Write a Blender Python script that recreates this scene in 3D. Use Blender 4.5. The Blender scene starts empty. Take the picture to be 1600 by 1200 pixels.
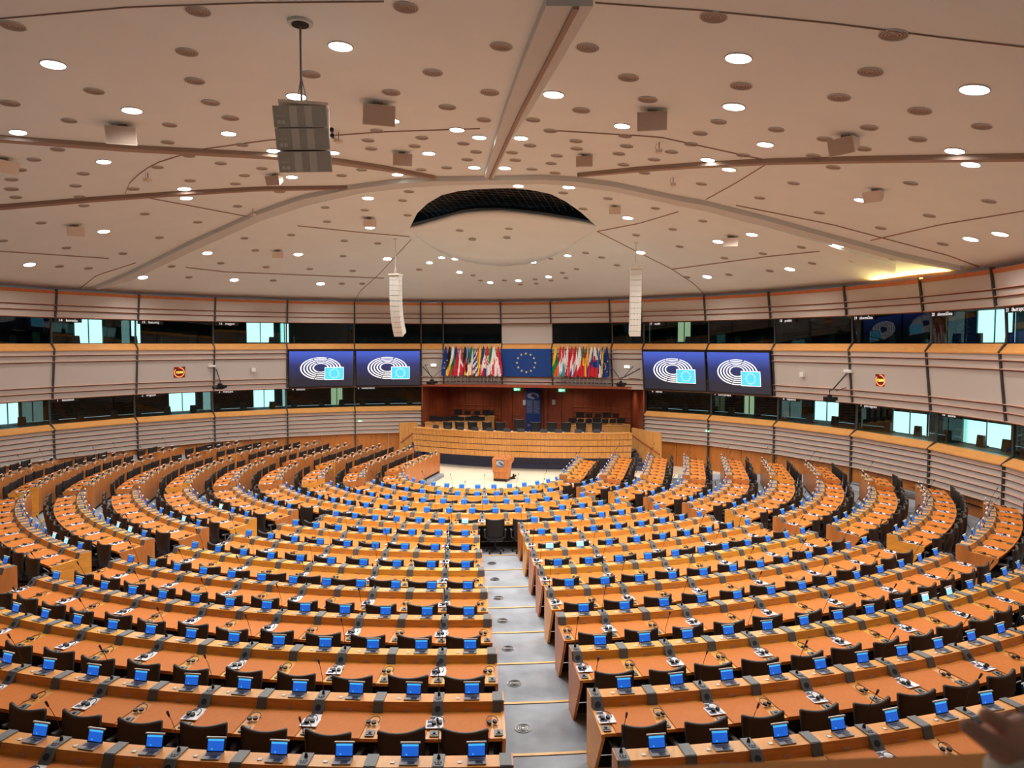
import bpy, math, random
from math import sin, cos, pi, radians as rad, hypot, atan2, sqrt, asin, acos, exp
from mathutils import Vector, Matrix, Euler
random.seed(7)
SC = bpy.context.scene
COL = SC.collection
U = 1.6                      # metres per layout unit (one desk row)
# ------------------------------------------------------------------ camera, light, exposure
CAMX, CAMY, CAMZ = 5.099, -18.431, 4.05          # layout units
HEAD = rad(13.3); PIT = math.atan(63 / 1138.0); FPX = 1138.0
cam_d = bpy.data.cameras.new('camera'); cam = bpy.data.objects.new('camera', cam_d); COL.objects.link(cam)
cam_d.sensor_width = 36; cam_d.lens = 36 * FPX / 1600; cam_d.clip_start = .05; cam_d.clip_end = 200
cam.location = (CAMX * U, CAMY * U, CAMZ * U)
cam.rotation_euler = (pi / 2 - PIT, 0, HEAD)
cam_d.dof.use_dof = True; cam_d.dof.focus_distance = 16; cam_d.dof.aperture_fstop = 4.2
SC.camera = cam
world = bpy.data.worlds.new('world'); SC.world = world; world.use_nodes = True
world.node_tree.nodes['Background'].inputs[0].default_value = (.75, .85, 1, 1)
world.node_tree.nodes['Background'].inputs[1].default_value = .6
SC.view_settings.view_transform = 'Standard'; SC.view_settings.look = 'None'
SC.view_settings.gamma = 1; SC.view_settings.use_curve_mapping = False
SC.view_settings.exposure = 0.13
SC.cycles.use_denoising = True
SC.cycles.max_bounces = 9; SC.cycles.diffuse_bounces = 6; SC.cycles.glossy_bounces = 3
SC.cycles.transparent_max_bounces = 12; SC.cycles.sample_clamp_indirect = 4
LAMP_W = 360.0               # watts of each ceiling downlight
COVE_W = 110.0

# ------------------------------------------------------------------ photo ray helpers (authoring only)
FW = Vector((-sin(HEAD) * cos(PIT), cos(HEAD) * cos(PIT), -sin(PIT)))
RT = Vector((cos(HEAD), sin(HEAD), 0)); UP = RT.cross(FW)
CP = Vector((CAMX, CAMY, CAMZ))
def ray(px, py): return FW + RT * ((px - 800) / FPX) + UP * ((600 - py) / FPX)
def project(x, y, z):
    v = Vector((x, y, z)) - CP; d = v.dot(FW)
    if d < .1: return None
    return 800 + FPX * v.dot(RT) / d, 600 - FPX * v.dot(UP) / d, d
def at_z(px, py, z):
    r = ray(px, py); return CP + r * ((z - CAMZ) / r.z)
def at_depth(px, py, D): return CP + ray(px, py) * D
WCX, WCY, WR = -.46, -4.83, 12.12
def wall_d(x, y): return WR - hypot(x - WCX, max(0., y - WCY))
def ceil_z(x, y):
    d = min(max(wall_d(x, y), -.5), WR)
    t = 1 - d / WR
    return CAMZ + 1.50 + 1.9 * (1 - (t ** 2.2 if t > 0 else 0))
def on_ceil(px, py, off=0.):
    r = ray(px, py); t = 2.; dt = .1
    while t < 60:
        p = CP + r * t
        if p.z > ceil_z(p.x, p.y) - off: break
        t += dt
    a, b = t - dt, t
    for _ in range(20):
        m = (a + b) / 2; p = CP + r * m
        if p.z > ceil_z(p.x, p.y) - off: b = m
        else: a = m
    return CP + r * a
def ceil_n(x, y):
    e = .05
    return Vector((-(ceil_z(x + e, y) - ceil_z(x - e, y)) / (2 * e), -(ceil_z(x, y + e) - ceil_z(x, y - e)) / (2 * e), 1)).normalized()

# ------------------------------------------------------------------ materials
MAT = {}
def mat(name, col, rough=.5, metal=0, var=0, scale=8, bump=0, emit=None, strength=1, stretch=None, col2=None, spec=.5, coat=0):
    m = bpy.data.materials.new(name); m.use_nodes = True; nt = m.node_tree; n = nt.nodes; l = nt.links
    b = n['Principled BSDF']; b.inputs['Base Color'].default_value = (*col, 1)
    b.inputs['Roughness'].default_value = rough; b.inputs['Metallic'].default_value = metal
    b.inputs['Specular IOR Level'].default_value = spec
    if coat: b.inputs['Coat Weight'].default_value = coat; b.inputs['Coat Roughness'].default_value = .12
    tc = n.new('ShaderNodeTexCoord'); mp = n.new('ShaderNodeMapping'); no = n.new('ShaderNodeTexNoise')
    l.new(tc.outputs['Object'], mp.inputs[0]); l.new(mp.outputs[0], no.inputs['Vector'])
    if stretch: mp.inputs['Scale'].default_value = stretch
    no.inputs['Scale'].default_value = scale; no.inputs['Detail'].default_value = 4
    if var or col2:
        r = n.new('ShaderNodeValToRGB'); e = r.color_ramp.elements
        c2 = col2 or tuple(c * (1 - var) for c in col); e[0].position = .32; e[1].position = .68
        e[0].color = (*c2, 1); e[1].color = (*[min(1, c * (1 + var * .6)) for c in col], 1)
        l.new(no.outputs[0], r.inputs[0]); l.new(r.outputs[0], b.inputs['Base Color'])
    if bump:
        bp = n.new('ShaderNodeBump'); bp.inputs['Strength'].default_value = bump; bp.inputs['Distance'].default_value = .01
        l.new(no.outputs[0], bp.inputs['Height']); l.new(bp.outputs[0], b.inputs['Normal'])
    if emit:
        b.inputs['Emission Color'].default_value = (*emit, 1); b.inputs['Emission Strength'].default_value = strength
    MAT[name] = m; return m
def sr(r, g, b): return tuple(((c / 255) / 12.92 if c / 255 <= .04045 else ((c / 255 + .055) / 1.055) ** 2.4) for c in (r, g, b))
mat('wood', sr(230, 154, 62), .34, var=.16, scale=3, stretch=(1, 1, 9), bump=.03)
mat('wood_gold', sr(234, 168, 62), .34, var=.14, scale=3, stretch=(1, 1, 9), bump=.03)
mat('wood_pale_sheen', sr(228, 166, 92), .3, var=.12, scale=3, stretch=(6, 1, 1))  # pale wood of the speaker plates; on shelves it paints reflected sheen
mat('gallery_wood', sr(220, 146, 52), .6, var=.12, scale=3, stretch=(1, 1, 6), spec=.15)
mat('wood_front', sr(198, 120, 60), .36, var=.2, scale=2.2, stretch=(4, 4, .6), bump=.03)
mat('wood_wall', sr(186, 112, 48), .4, var=.18, scale=2, stretch=(3, 3, .5))
mat('wood_ledge', sr(222, 158, 88), .36, var=.1, scale=3, stretch=(1, 1, 6))
mat('wood_podium', sr(214, 152, 82), .36, var=.16, scale=3, stretch=(5, 5, .6))
mat('wood_dark', sr(158, 76, 46), .38, var=.25, scale=2, stretch=(4, 4, .5))
mat('leather', sr(210, 120, 42), .55, var=.05, scale=20, bump=.05, spec=.25)
mat('console', sr(104, 108, 110), .45, var=.06, scale=30)
mat('speaker_black', sr(38, 38, 40), .6, var=.3, scale=200)
mat('socket', sr(112, 114, 114), .4)
mat('chair_black', sr(33, 31, 30), .55, var=.12, scale=60, bump=.1)
mat('chair_edge', sr(66, 61, 57), .5, var=.1, scale=40)
mat('plastic_black', sr(26, 26, 28), .45)
mat('arm_grey', sr(96, 96, 98), .4)
mat('laptop_grey', sr(158, 160, 162), .4)
mat('laptop_dark', sr(30, 32, 38), .4)
mat('white_plastic', sr(232, 230, 224), .45)
mat('paper', sr(244, 244, 246), .6)
mat('paper_ink', sr(70, 74, 104), .6, var=.3, scale=60)
mat('carpet', sr(166, 174, 182), .95, var=.05, scale=1.6, bump=.25, col2=sr(142, 149, 158))
mat('carpet_blue', sr(74, 78, 104), .95, var=.15, scale=20, bump=.2)
mat('well_floor', sr(242, 228, 202), .5, var=.05, scale=1.5)
mat('nosing', sr(226, 184, 120), .4, var=.08)
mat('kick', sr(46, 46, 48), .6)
mat('kick_light', sr(170, 170, 172), .5)
mat('steel', sr(176, 176, 178), .3, metal=.7, var=.1, scale=50)
mat('panel', sr(194, 186, 178), .75, var=.05, scale=60, bump=.08)
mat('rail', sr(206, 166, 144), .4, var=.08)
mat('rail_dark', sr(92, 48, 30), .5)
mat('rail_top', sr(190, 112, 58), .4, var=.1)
mat('mullion', sr(70, 68, 66), .4, metal=.3)
mat('ceiling', sr(230, 243, 246), .7, var=.02, scale=1)
mat('ceiling_rib', sr(204, 212, 212), .7, var=.02, scale=1)
mat('rib_gap_shade', sr(158, 140, 128), .7)  # dark ceiling gaps, and shading painted as a strip on the left
mat('seam', sr(150, 128, 116), .8)
mat('vent', sr(150, 130, 116), .8, var=.1, scale=40)
mat('void', sr(16, 16, 18), .8)
mat('void_bar', sr(120, 128, 130), .6)
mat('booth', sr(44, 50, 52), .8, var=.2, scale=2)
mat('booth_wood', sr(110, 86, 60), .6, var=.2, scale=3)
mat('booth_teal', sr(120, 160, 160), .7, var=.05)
mat('speaker_grey', sr(188, 192, 184), .6, var=.06, scale=90)
mat('speaker_light', sr(222, 226, 218), .6, var=.05, scale=90)
mat('speaker_side', sr(240, 236, 228), .5)
mat('array_white', sr(226, 224, 216), .45, var=.06, scale=60)
mat('box_grille', sr(186, 170, 156), .7, var=.08, scale=80)
mat('box_side', sr(226, 216, 204), .6)
mat('frame_black', sr(16, 16, 18), .35)
mat('banner_blue', sr(22, 62, 132), .6, var=.05)
mat('flag_blue', sr(16, 66, 140), .75, var=.06, scale=5)
mat('gold', sr(226, 210, 150), .6)
mat('skin', sr(214, 168, 146), .55, var=.1, scale=20)
mat('sleeve', sr(236, 236, 226), .85, var=.06, scale=30, bump=.2)
mat('lamp_on', (1, 1, 1), emit=(1, .96, .9), strength=14)
mat('lamp_warm', (1, 1, 1), emit=(1, .86, .74), strength=12)
mat('lamp_cool', (1, 1, 1), emit=(.86, .93, 1), strength=14)
mat('lamp_small', (1, 1, 1), emit=(1, 1, .96), strength=1.6)
mat('window_day', (.8, .9, .9), emit=(.82, 1, 1), strength=1.9)
mat('window_yellow', (.8, .8, .6), emit=(.80, .78, .48), strength=.7)
mat('screen_white', (1, 1, 1), emit=(1, 1, 1), strength=.95)
mat('screen_cyan', (.1, .5, .7), emit=sr(56, 176, 226), strength=1)
mat('scr_blue', (.02, .1, .4), .3, emit=sr(30, 96, 206), strength=.85)
mat('scr_head', (.1, .4, .8), .3, emit=sr(64, 176, 244), strength=.95)
mat('scr_glare', (.3, .6, .8), .3, emit=sr(150, 226, 244), strength=.9)  # washed-out reflection on some laptop screens, put into their emitted colour
mat('clock_red', (.1, .01, .01), .4, emit=sr(96, 12, 12), strength=.5)
mat('clock_orange', (1, .3, .1), emit=sr(255, 120, 70), strength=2)
mat('clock_yellow', (1, .8, .2), emit=sr(255, 214, 70), strength=2)
mat('exit_green', (.1, .6, .4), emit=sr(60, 190, 140), strength=1.2)
mat('logo_white', sr(236, 238, 242), .6)
mat('text_glow', (.8, .8, .8), emit=(.8, .8, .8), strength=.8)  # plate lettering is unlit; the glow is added so it reads brighter
mat('monitor_black', sr(14, 14, 16), .4)
for n_, c_ in dict(f_red=(206, 32, 52), f_white=(238, 236, 232), f_blue=(22, 58, 130), f_green=(20, 130, 76), f_yellow=(246, 200, 40),
                   f_black=(28, 26, 28), f_orange=(232, 96, 40), f_sky=(70, 160, 216)).items(): mat(n_, sr(*c_), .8, var=.06, scale=6)
# screen gradient (an image shown on the screen itself)
def gradient_mat():
    m = mat('screen_gradient', (0, 0, 0), .3); nt = m.node_tree; n = nt.nodes; l = nt.links
    tc = n.new('ShaderNodeTexCoord'); s = n.new('ShaderNodeSeparateXYZ'); mr = n.new('ShaderNodeMapRange'); r = n.new('ShaderNodeValToRGB')
    l.new(tc.outputs['Object'], s.inputs[0]); l.new(s.outputs['Z'], mr.inputs[0])
    mr.inputs[1].default_value = -.55 * U; mr.inputs[2].default_value = .55 * U; l.new(mr.outputs[0], r.inputs[0])
    e = r.color_ramp.elements; e[0].position = .15; e[0].color = (*sr(40, 42, 54), 1); e[1].position = 1; e[1].color = (*sr(70, 96, 196), 1)
    k = e.new(.6); k.color = (*sr(46, 54, 106), 1)
    b = n['Principled BSDF']; l.new(r.outputs[0], b.inputs['Emission Color']); b.inputs['Emission Strength'].default_value = 1
gradient_mat()
def glass_mat():
    m = bpy.data.materials.new('booth_glass'); m.use_nodes = True; nt = m.node_tree; n = nt.nodes; l = nt.links
    n.remove(n['Principled BSDF']); o = n['Material Output']
    t = n.new('ShaderNodeBsdfTransparent'); t.inputs[0].default_value = (.62, .78, .76, 1)
    g = n.new('ShaderNodeBsdfGlossy'); g.inputs['Roughness'].default_value = .02; g.inputs[0].default_value = (.9, .95, .95, 1)
    f = n.new('ShaderNodeFresnel'); f.inputs[0].default_value = 1.5; mx = n.new('ShaderNodeMixShader')
    gm = n.new('ShaderNodeNewGeometry'); mu = n.new('ShaderNodeMath'); mu.operation = 'MULTIPLY'; sb = n.new('ShaderNodeMath'); sb.operation = 'SUBTRACT'; sb.inputs[0].default_value = 1
    l.new(gm.outputs['Backfacing'], sb.inputs[1]); l.new(f.outputs[0], mu.inputs[0]); l.new(sb.outputs[0], mu.inputs[1])
    l.new(mu.outputs[0], mx.inputs[0]); l.new(t.outputs[0], mx.inputs[1]); l.new(g.outputs[0], mx.inputs[2]); l.new(mx.outputs[0], o.inputs[0])
    MAT['booth_glass'] = m
glass_mat()

# ------------------------------------------------------------------ mesh builder (layout units)
class MB:
    def __init__(s): s.v = []; s.f = []; s.m = []
    def add(s, vs, fs, mi=0):
        o = len(s.v); s.v += [tuple(v) for v in vs]; s.f += [tuple(i + o for i in f) for f in fs]; s.m += [mi] * len(fs); return s
    def box(s, c, d, mi=0, rz=0, rx=0, ry=0):
        R = Euler((rx, ry, rz)).to_matrix(); c = Vector(c)
        vs = [c + R @ Vector((sx * d[0] / 2, sy * d[1] / 2, sz * d[2] / 2)) for sx in (-1, 1) for sy in (-1, 1) for sz in (-1, 1)]
        return s.add(vs, [(0, 1, 3, 2), (4, 6, 7, 5), (0, 4, 5, 1), (2, 3, 7, 6), (0, 2, 6, 4), (1, 5, 7, 3)], mi)
    def hexa(s, b, t, mi=0):     # 4 bottom, 4 top points in the same turning order
        return s.add(list(b) + list(t), [(3, 2, 1, 0), (4, 5, 6, 7), (0, 1, 5, 4), (1, 2, 6, 5), (2, 3, 7, 6), (3, 0, 4, 7)], mi)
    def quad(s, a, b, c, d, mi=0): return s.add([a, b, c, d], [(0, 1, 2, 3)], mi)
    def prism(s, poly, fn, a, b, mi=0):   # poly in 2D, fn(p, t) -> 3D
        n = len(poly)
        return s.add([fn(p, a) for p in poly] + [fn(p, b) for p in poly],
                     [tuple(range(n - 1, -1, -1)), tuple(range(n, 2 * n))] + [(i, (i + 1) % n, n + (i + 1) % n, n + i) for i in range(n)], mi)
    def tube(s, pts, r, n=6, mi=0, cap=True):
        pts = [Vector(p) for p in pts]; vs = []
        rr = r if isinstance(r, (list, tuple)) else [r] * len(pts)
        for i, p in enumerate(pts):
            d = (pts[min(i + 1, len(pts) - 1)] - pts[max(i - 1, 0)]).normalized()
            a = d.cross(Vector((0, 0, 1))) if abs(d.z) < .95 else d.cross(Vector((1, 0, 0)))
            a.normalize(); b = d.cross(a)
            vs += [p + (a * cos(2 * pi * k / n) + b * sin(2 * pi * k / n)) * rr[i] for k in range(n)]
        fs = [(i * n + k, i * n + (k + 1) % n, (i + 1) * n + (k + 1) % n, (i + 1) * n + k) for i in range(len(pts) - 1) for k in range(n)]
        if cap: fs += [tuple(range(n - 1, -1, -1)), tuple(range((len(pts) - 1) * n, len(pts) * n))]
        return s.add(vs, fs, mi)
    def disc(s, c, r, n=16, h=.01, mi=0, axis=None, r2=None):
        c = Vector(c); ax = Vector(axis or (0, 0, 1)).normalized(); a = ax.orthogonal().normalized(); b = ax.cross(a); r2 = r if r2 is None else r2
        vs = [c + (a * cos(2 * pi * k / n) + b * sin(2 * pi * k / n)) * r for k in range(n)] + [c + ax * h + (a * cos(2 * pi * k / n) + b * sin(2 * pi * k / n)) * r2 for k in range(n)]
        return s.add(vs, [tuple(range(n - 1, -1, -1)), tuple(range(n, 2 * n))] + [(k, (k + 1) % n, n + (k + 1) % n, n + k) for k in range(n)], mi)
    def merge(s, o, M=None):
        vs = [M @ Vector(v) for v in o.v] if M is not None else o.v
        k = len(s.v); s.v += [tuple(v) for v in vs]; s.f += [tuple(i + k for i in f) for f in o.f]; s.m += o.m; return s
    def mesh(s, name, mats, smooth=False):
        me = bpy.data.meshes.new(name); me.from_pydata([(a * U, b * U, c * U) for a, b, c in s.v], [], s.f)
        for m in ([mats] if isinstance(mats, str) else mats): me.materials.append(MAT[m])
        if any(s.m): me.polygons.foreach_set('material_index', s.m)
        if smooth: me.shade_smooth()
        me.update(); return me
def ob(name, me, parent=None, loc=(0, 0, 0), rz=0, rot=None, **kw):
    o = bpy.data.objects.new(name, me); COL.objects.link(o)
    o.location = (loc[0] * U, loc[1] * U, loc[2] * U)
    o.rotation_euler = rot if rot is not None else (0, 0, rz)
    if parent: o.parent = parent
    for k, v in kw.items(): o[k] = v
    return o
def thing(name, label, cat, loc=(0, 0, 0), rz=0, group=None, me=None, rot=None):
    o = ob(name, me, None, loc, rz, rot); o['label'] = label; o['category'] = cat
    if group: o['group'] = group
    return o
def struct(name, me=None, parent=None, loc=(0, 0, 0)):
    o = ob(name, me, parent, loc)
    if not parent: o['kind'] = 'structure'
    return o
def rounded(o, w=.01, seg=2):
    b = o.modifiers.new('bevel', 'BEVEL'); b.width = w * U; b.segments = seg; b.limit_method = 'ANGLE'; return o
ORD = ['first', 'second', 'third', 'fourth', 'fifth', 'sixth', 'seventh', 'eighth', 'ninth', 'tenth', 'eleventh', 'twelfth', 'thirteenth', 'fourteenth',
       'fifteenth', 'sixteenth', 'seventeenth', 'eighteenth', 'nineteenth', 'twentieth']
def nth(i): return ORD[i] if i < 20 else 'twenty-' + ORD[i - 20]
def text_mesh(txt, size, material, depth=.0):
    c = bpy.data.curves.new('text', 'FONT'); c.body = txt; c.size = size * U; c.align_x = 'CENTER'; c.align_y = 'CENTER'; c.extrude = depth * U; c.resolution_u = 2
    o = bpy.data.objects.new('text', c); me = bpy.data.meshes.new_from_object(o); bpy.data.objects.remove(o); me.materials.clear(); me.materials.append(MAT[material]); return me
def star(mb, cx, cz, r, y, mi=0):
    pts = [(cx + (r if i % 2 == 0 else r * .4) * sin(pi * i / 5), y, cz + (r if i % 2 == 0 else r * .4) * cos(pi * i / 5)) for i in range(10)]
    mb.add(pts + [(cx, y, cz)], [(10, (i + 1) % 10, i) for i in range(10)], mi)

# ------------------------------------------------------------------ seating geometry
def RK(k): return 6.118 + (k - 5)
def shelf_z(k): return CAMZ - (3.24 - .0416 * (k - 5))
DESK_H = .64
def floor_z(k): return shelf_z(k) - DESK_H
def curve(k, s, rho=0.):        # s: arc length on the shelf front edge, 0 on the axis; rho outward
    R = RK(k); q = R * pi / 2
    if abs(s) <= q:
        a = s / R; return (R + rho) * sin(a), -(R + rho) * cos(a), a
    sg = 1 if s > 0 else -1
    return sg * (R + rho), abs(s) - q, sg * pi / 2
ENDY = {1: 3.1, 2: 3.6, 3: 3.55, 4: 3.27, 5: 3.2, 6: 2.6, 7: 2.0, 8: .38, 9: -1.05, 10: -2.77}
AM, AS, HM, HS = rad(17.7), rad(53.7), .38, .32     # aisle angles and half widths

# ------------------------------------------------------------------ floor: U-shaped tiers
def tier_path(R, yend, n=64):
    pts = [(-R, yend)] + [(-R * cos(pi * i / n), -R * sin(pi * i / n)) for i in range(n + 1)] + [(R, yend)]
    return pts
def clip_in(p):     # keep tiers inside the wall line
    x, y = p; dx, dy = x - WCX, max(0., y - WCY); r = hypot(dx, dy); lim = WR + .12
    if r > lim: x = WCX + dx * lim / r; y = (WCY + (y - WCY) * lim / r) if y > WCY else y
    return x, y
floor = struct('floor')
def tier(k, r0, r1, z0, z1, yend, material):
    a = tier_path(r0, yend); b = tier_path(r1, yend); mb = MB()
    a = [clip_in(p) for p in a]; b = [clip_in(p) for p in b]
    n = len(a)
    vs = [(x, y, z1) for x, y in a] + [(x, y, z1) for x, y in b] + [(x, y, z0) for x, y in a]
    fs = [(i, n + i, n + i + 1, i + 1) for i in range(n - 1)]
    mb.add(vs, fs, 0); mb.add([], [], 0)
    mb.f += [(2 * n + i, i, i + 1, 2 * n + i + 1) for i in range(n - 1)]; mb.m += [1] * (n - 1)
    struct('floor_tier', mb.mesh('tier', [material, 'kick_light']), floor)
edge = lambda k: RK(k) - .16
mb = MB(); mb.box((-.46, 0, floor_z(1) - .05), (26, 26, .1)); struct('floor_slab', mb.mesh('floor_slab', 'well_floor'), floor)
for k in range(1, 17):
    tier(k, edge(k), edge(k + 1) + .02 if k < 16 else 26, floor_z(k - 1) if k > 1 else floor_z(1) - .02, floor_z(k) + .004, 2.55 if k == 1 else 3.1 if k < 4 else 3.9 if k < 8 else 5.5, 'carpet')
# nosing strips and floor discs in the aisles
for a0, hw, ks in ((AM, HM, range(5, 14)), (-AM, HM, range(5, 14)), (AS, HS, range(3, 12)), (-AS, HS, range(3, 12))):
    for k in ks:
        R = edge(k); w = asin(hw / R); mb = MB(); vs = []
        for i in range(5):
            a = a0 - w + 2 * w * i / 4
            for r, z in ((R - .004, floor_z(k) + .012), (R + .035, floor_z(k) + .012), (R - .004, floor_z(k) - .03)):
                vs.append((r * sin(a), -r * cos(a), z))
        mb.add(vs, [f for i in range(4) for f in ((i * 3, i * 3 + 1, i * 3 + 4, i * 3 + 3), (i * 3 + 2, i * 3, i * 3 + 3, i * 3 + 5))])
        struct('step_nosing', mb.mesh('nosing', 'nosing'), floor)
vent = MB(); vent.disc((0, 0, 0), .078, 24, .008, 0)
for r in (.022, .038, .054, .068): vent.tube([(r * cos(t * pi / 8), r * sin(t * pi / 8), .009) for t in range(17)], .003, 4, 1, False)
vent_me = vent.mesh('floor_vent', ['steel', 'kick'])
def floor_discs():
    for a0, ks, nm in ((AM, range(5, 14), 'main aisle'), (-AM, range(6, 14), 'left aisle'), (AS, range(4, 11), 'right aisle')):
        for i, k in enumerate(ks):
            R = edge(k) + .5; x, y = R * sin(a0), -R * cos(a0)
            if a0 == AM: x -= .13 * cos(a0); y -= .13 * sin(a0)
            pr = project(x, y, floor_z(k))
            if pr and -20 < pr[0] < 1620 and pr[1] < 1210:
                t = thing('floor_vent', 'round steel vent in the grey carpet of the %s, %s from the podium' % (nm, nth(i)), 'vent', (x, y, floor_z(k) + .005), a0, 'floor vents in the aisles', me=vent_me)
floor_discs()

# ------------------------------------------------------------------ walls
RING = [(-14.6, -19), (-13.1, -9.4), (-12.95, -6.9), (-12.74, -4.62), (-12.25, -2.33), (-11.99, -1.95)][:5] 
def on_ring(a): return WCX + WR * sin(a), WCY + WR * cos(a)
MUL = [(-12.61, -2.79), (-11.95, -1.4), (-11.26, .63), (-9.85, 2.53), (-8.41, 4.46), (-6.5, 5.85), (-4.27, 6.79), (3.74, 6.35), (5.89, 5.5), (7.76, 4.17), (9.3, 2.1), (10.54, -.02), (11.55, -2.09)]
def ang(p): return atan2(p[0] - WCX, p[1] - WCY)
step = rad(11.25)
right_a = [ang(p) for p in MUL[7:]]; left_a = [ang(p) for p in MUL[2:7]]
# angles seen from the photo's mullions at the left edge
def ring_hit(px, py, zrel):
    p = at_z(px, py, CAMZ + zrel); return ang((p.x, p.y))
left_a = [left_a[0] - step] + left_a
left_full = [left_a[0] - step * i for i in (4, 3, 2, 1)] + left_a
right_full = right_a + [right_a[-1] + step * i for i in (1, 2, 3, 4)]
CEN = []
for px in (693, 785, 864, 958):
    r = ray(px, 538); lo, hi = 10., 40.
    for _ in range(40):
        m = (lo + hi) / 2; p = CP + r * m
        if hypot(p.x - WCX, p.y - WCY) > WR and m > 16: hi = m
        else: lo = m
    CEN.append(ang(CP + r * lo))
def prof(a, o, z):              # o: inward offset
    r = WR - o; return (WCX + r * sin(a), WCY + r * cos(a), CAMZ + z)
def bay_strip(mb, a0, a1, pr, mi=0, gap=.0):     # pr: list of (o, z), closed polygon swept between two mullions
    da = gap / WR; A = [prof(a0 + da, o, z) for o, z in pr]; B = [prof(a1 - da, o, z) for o, z in pr]; n = len(pr)
    mb.add(A + B, [tuple(range(n)), tuple(range(2 * n - 1, n - 1, -1))] + [(i, n + i, n + (i + 1) % n, (i + 1) % n) for i in range(n)], mi)
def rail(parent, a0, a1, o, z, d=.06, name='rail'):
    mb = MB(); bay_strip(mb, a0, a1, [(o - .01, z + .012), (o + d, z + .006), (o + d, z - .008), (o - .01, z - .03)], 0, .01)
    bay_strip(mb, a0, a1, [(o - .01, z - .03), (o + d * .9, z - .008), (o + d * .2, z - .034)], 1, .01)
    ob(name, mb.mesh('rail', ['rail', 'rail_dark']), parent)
def lerp(a, b, t): return a + (b - a) * t
CLIP_LOW = -3.22
LANG = {}
def booth_text(a0, a1, z, o, num, word, parent):
    # white lettering, given its own glow, on a dark plate at the top left corner of the pane
    p0 = Vector(prof(a0, o, z)); p1 = Vector(prof(a1, o, z)); d = (p1 - p0).normalized(); nrm = Vector((0, 0, 1)).cross(d)
    c = p0 + d * (.16 if not word else .42)
    rz = atan2(d.y, d.x)
    mb = MB(); mb.box((0, 0, 0), (.74, .012, .12)); pl = ob('name_plate', mb.mesh('plate', 'frame_black'), parent, c, rz)
    me = text_mesh(num + '   ' + word, .105, 'text_glow', .002)
    ob('lettering', me, pl, (0, -.01, -.004), rot=(pi / 2, 0, 0))
def build_bay(par, a0, a1, low=True, mid=True, up=True, lang_l=None, lang_u=None, plain=False):
    if low:
        mb = MB(); bay_strip(mb, a0, a1, [(-.02, -4.2), (0.0, -4.2), (0.0, -3.25), (-.02, -3.25)], 0, .004); 
        am = (a0 + a1) / 2
        for x0, x1 in ((a0, lerp(a0, a1, .5)), (lerp(a0, a1, .5), a1)):
            m2 = MB(); bay_strip(m2, x0, x1, [(-.1, -4.2), (-.02, -4.2), (-.02, -3.23), (-.1, -3.23)], 0, .006); ob('wood_panel', m2.mesh('wood_panel', 'wood_wall'), par)
        m2 = MB(); bay_strip(m2, a0, a1, [(-.16, -3.24), (0, -3.24), (0, -2.42), (-.16, -2.42)], 0, .006); ob('cladding_panel', m2.mesh('cladding', 'panel'), par)
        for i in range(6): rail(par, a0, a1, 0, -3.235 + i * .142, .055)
        m2 = MB(); bay_strip(m2, a0, a1, [(.075, -2.43), (.075, -2.40), (-.14, -2.28), (-.3, -2.28), (-.3, -2.32), (0, -2.43)], 0, .004); ob('ledge', m2.mesh('ledge', 'wood_ledge'), par)
        m2 = MB(); bay_strip(m2, a0, a1, [(-.17, -2.29), (-.16, -2.29), (-.16, -1.53), (-.17, -1.53)], 0, .012); ob('glass_pane', m2.mesh('pane', 'booth_glass'), par)
        if lang_l: booth_text(a0, a1, -1.60, -.14, *lang_l, par)
    if mid:
        m2 = MB(); bay_strip(m2, a0, a1, [(-.25, -1.55), (0, -1.55), (.17, -.19), (-.2, -.19)], 0, .006); ob('cladding_panel', m2.mesh('cladding', 'panel'), par)
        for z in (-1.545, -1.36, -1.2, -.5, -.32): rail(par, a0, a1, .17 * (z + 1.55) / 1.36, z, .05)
        m2 = MB(); bay_strip(m2, a0, a1, [(-.1, -.2), (.2, -.2), (.2, -.17), (.05, 0), (-.1, 0)], 0, .004); ob('ledge', m2.mesh('ledge', 'wood_ledge'), par)
    if up:
        if plain:
            m2 = MB(); bay_strip(m2, a0, a1, [(-.05, 0), (.1, 0), (.16, .73), (0, .73)], 0, .002); ob('plain_panel', m2.mesh('plain', 'panel'), par)
        else:
            m2 = MB(); bay_strip(m2, a0, a1, [(.04, 0), (.05, 0), (.10, .74), (.09, .74)], 0, .012); ob('glass_pane', m2.mesh('pane', 'booth_glass'), par)
            if lang_u: booth_text(a0, a1, .66, .12, *lang_u, par)
        m2 = MB(); bay_strip(m2, a0, a1, [(.1, .73), (.27, .73), (.38, 1.37), (.1, 1.37)], 0, .006); ob('cladding_panel', m2.mesh('cladding', 'panel'), par)
        m2 = MB(); bay_strip(m2, a0, a1, [(.1, 1.37), (.39, 1.37), (.41, 1.46), (.1, 1.46)], 0, .006); ob('top_strip', m2.mesh('strip', 'rail_top'), par)
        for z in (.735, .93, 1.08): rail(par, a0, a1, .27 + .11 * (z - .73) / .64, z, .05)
def mullion(par, a, low=True):
    mb = MB(); w = .022 / WR
    def seg(p): bay_strip(mb, a - w, a + w, p)
    if low:
        seg([(-.05, -4.2), (.05, -4.2), (.05, -2.45), (-.05, -2.45)])
        seg([(.06, -2.45), (.10, -2.42), (-.12, -2.24), (-.16, -2.30)])
        seg([(-.17, -2.3), (-.13, -2.3), (-.13, -1.5), (-.17, -1.5)])
    seg([(-.04, -1.58), (.04, -1.58), (.21, -.2), (.1, -.2)])
    seg([(.18, -.2), (.23, -.17), (.08, .04), (.03, .02)])
    seg([(.03, 0), (.07, 0), (.12, .75), (.08, .75)])
    seg([(.25, .70), (.32, .70), (.45, 1.5), (.35, 1.5)])
    ob('mullion', mb.mesh('mullion', 'mullion'), par)
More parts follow.
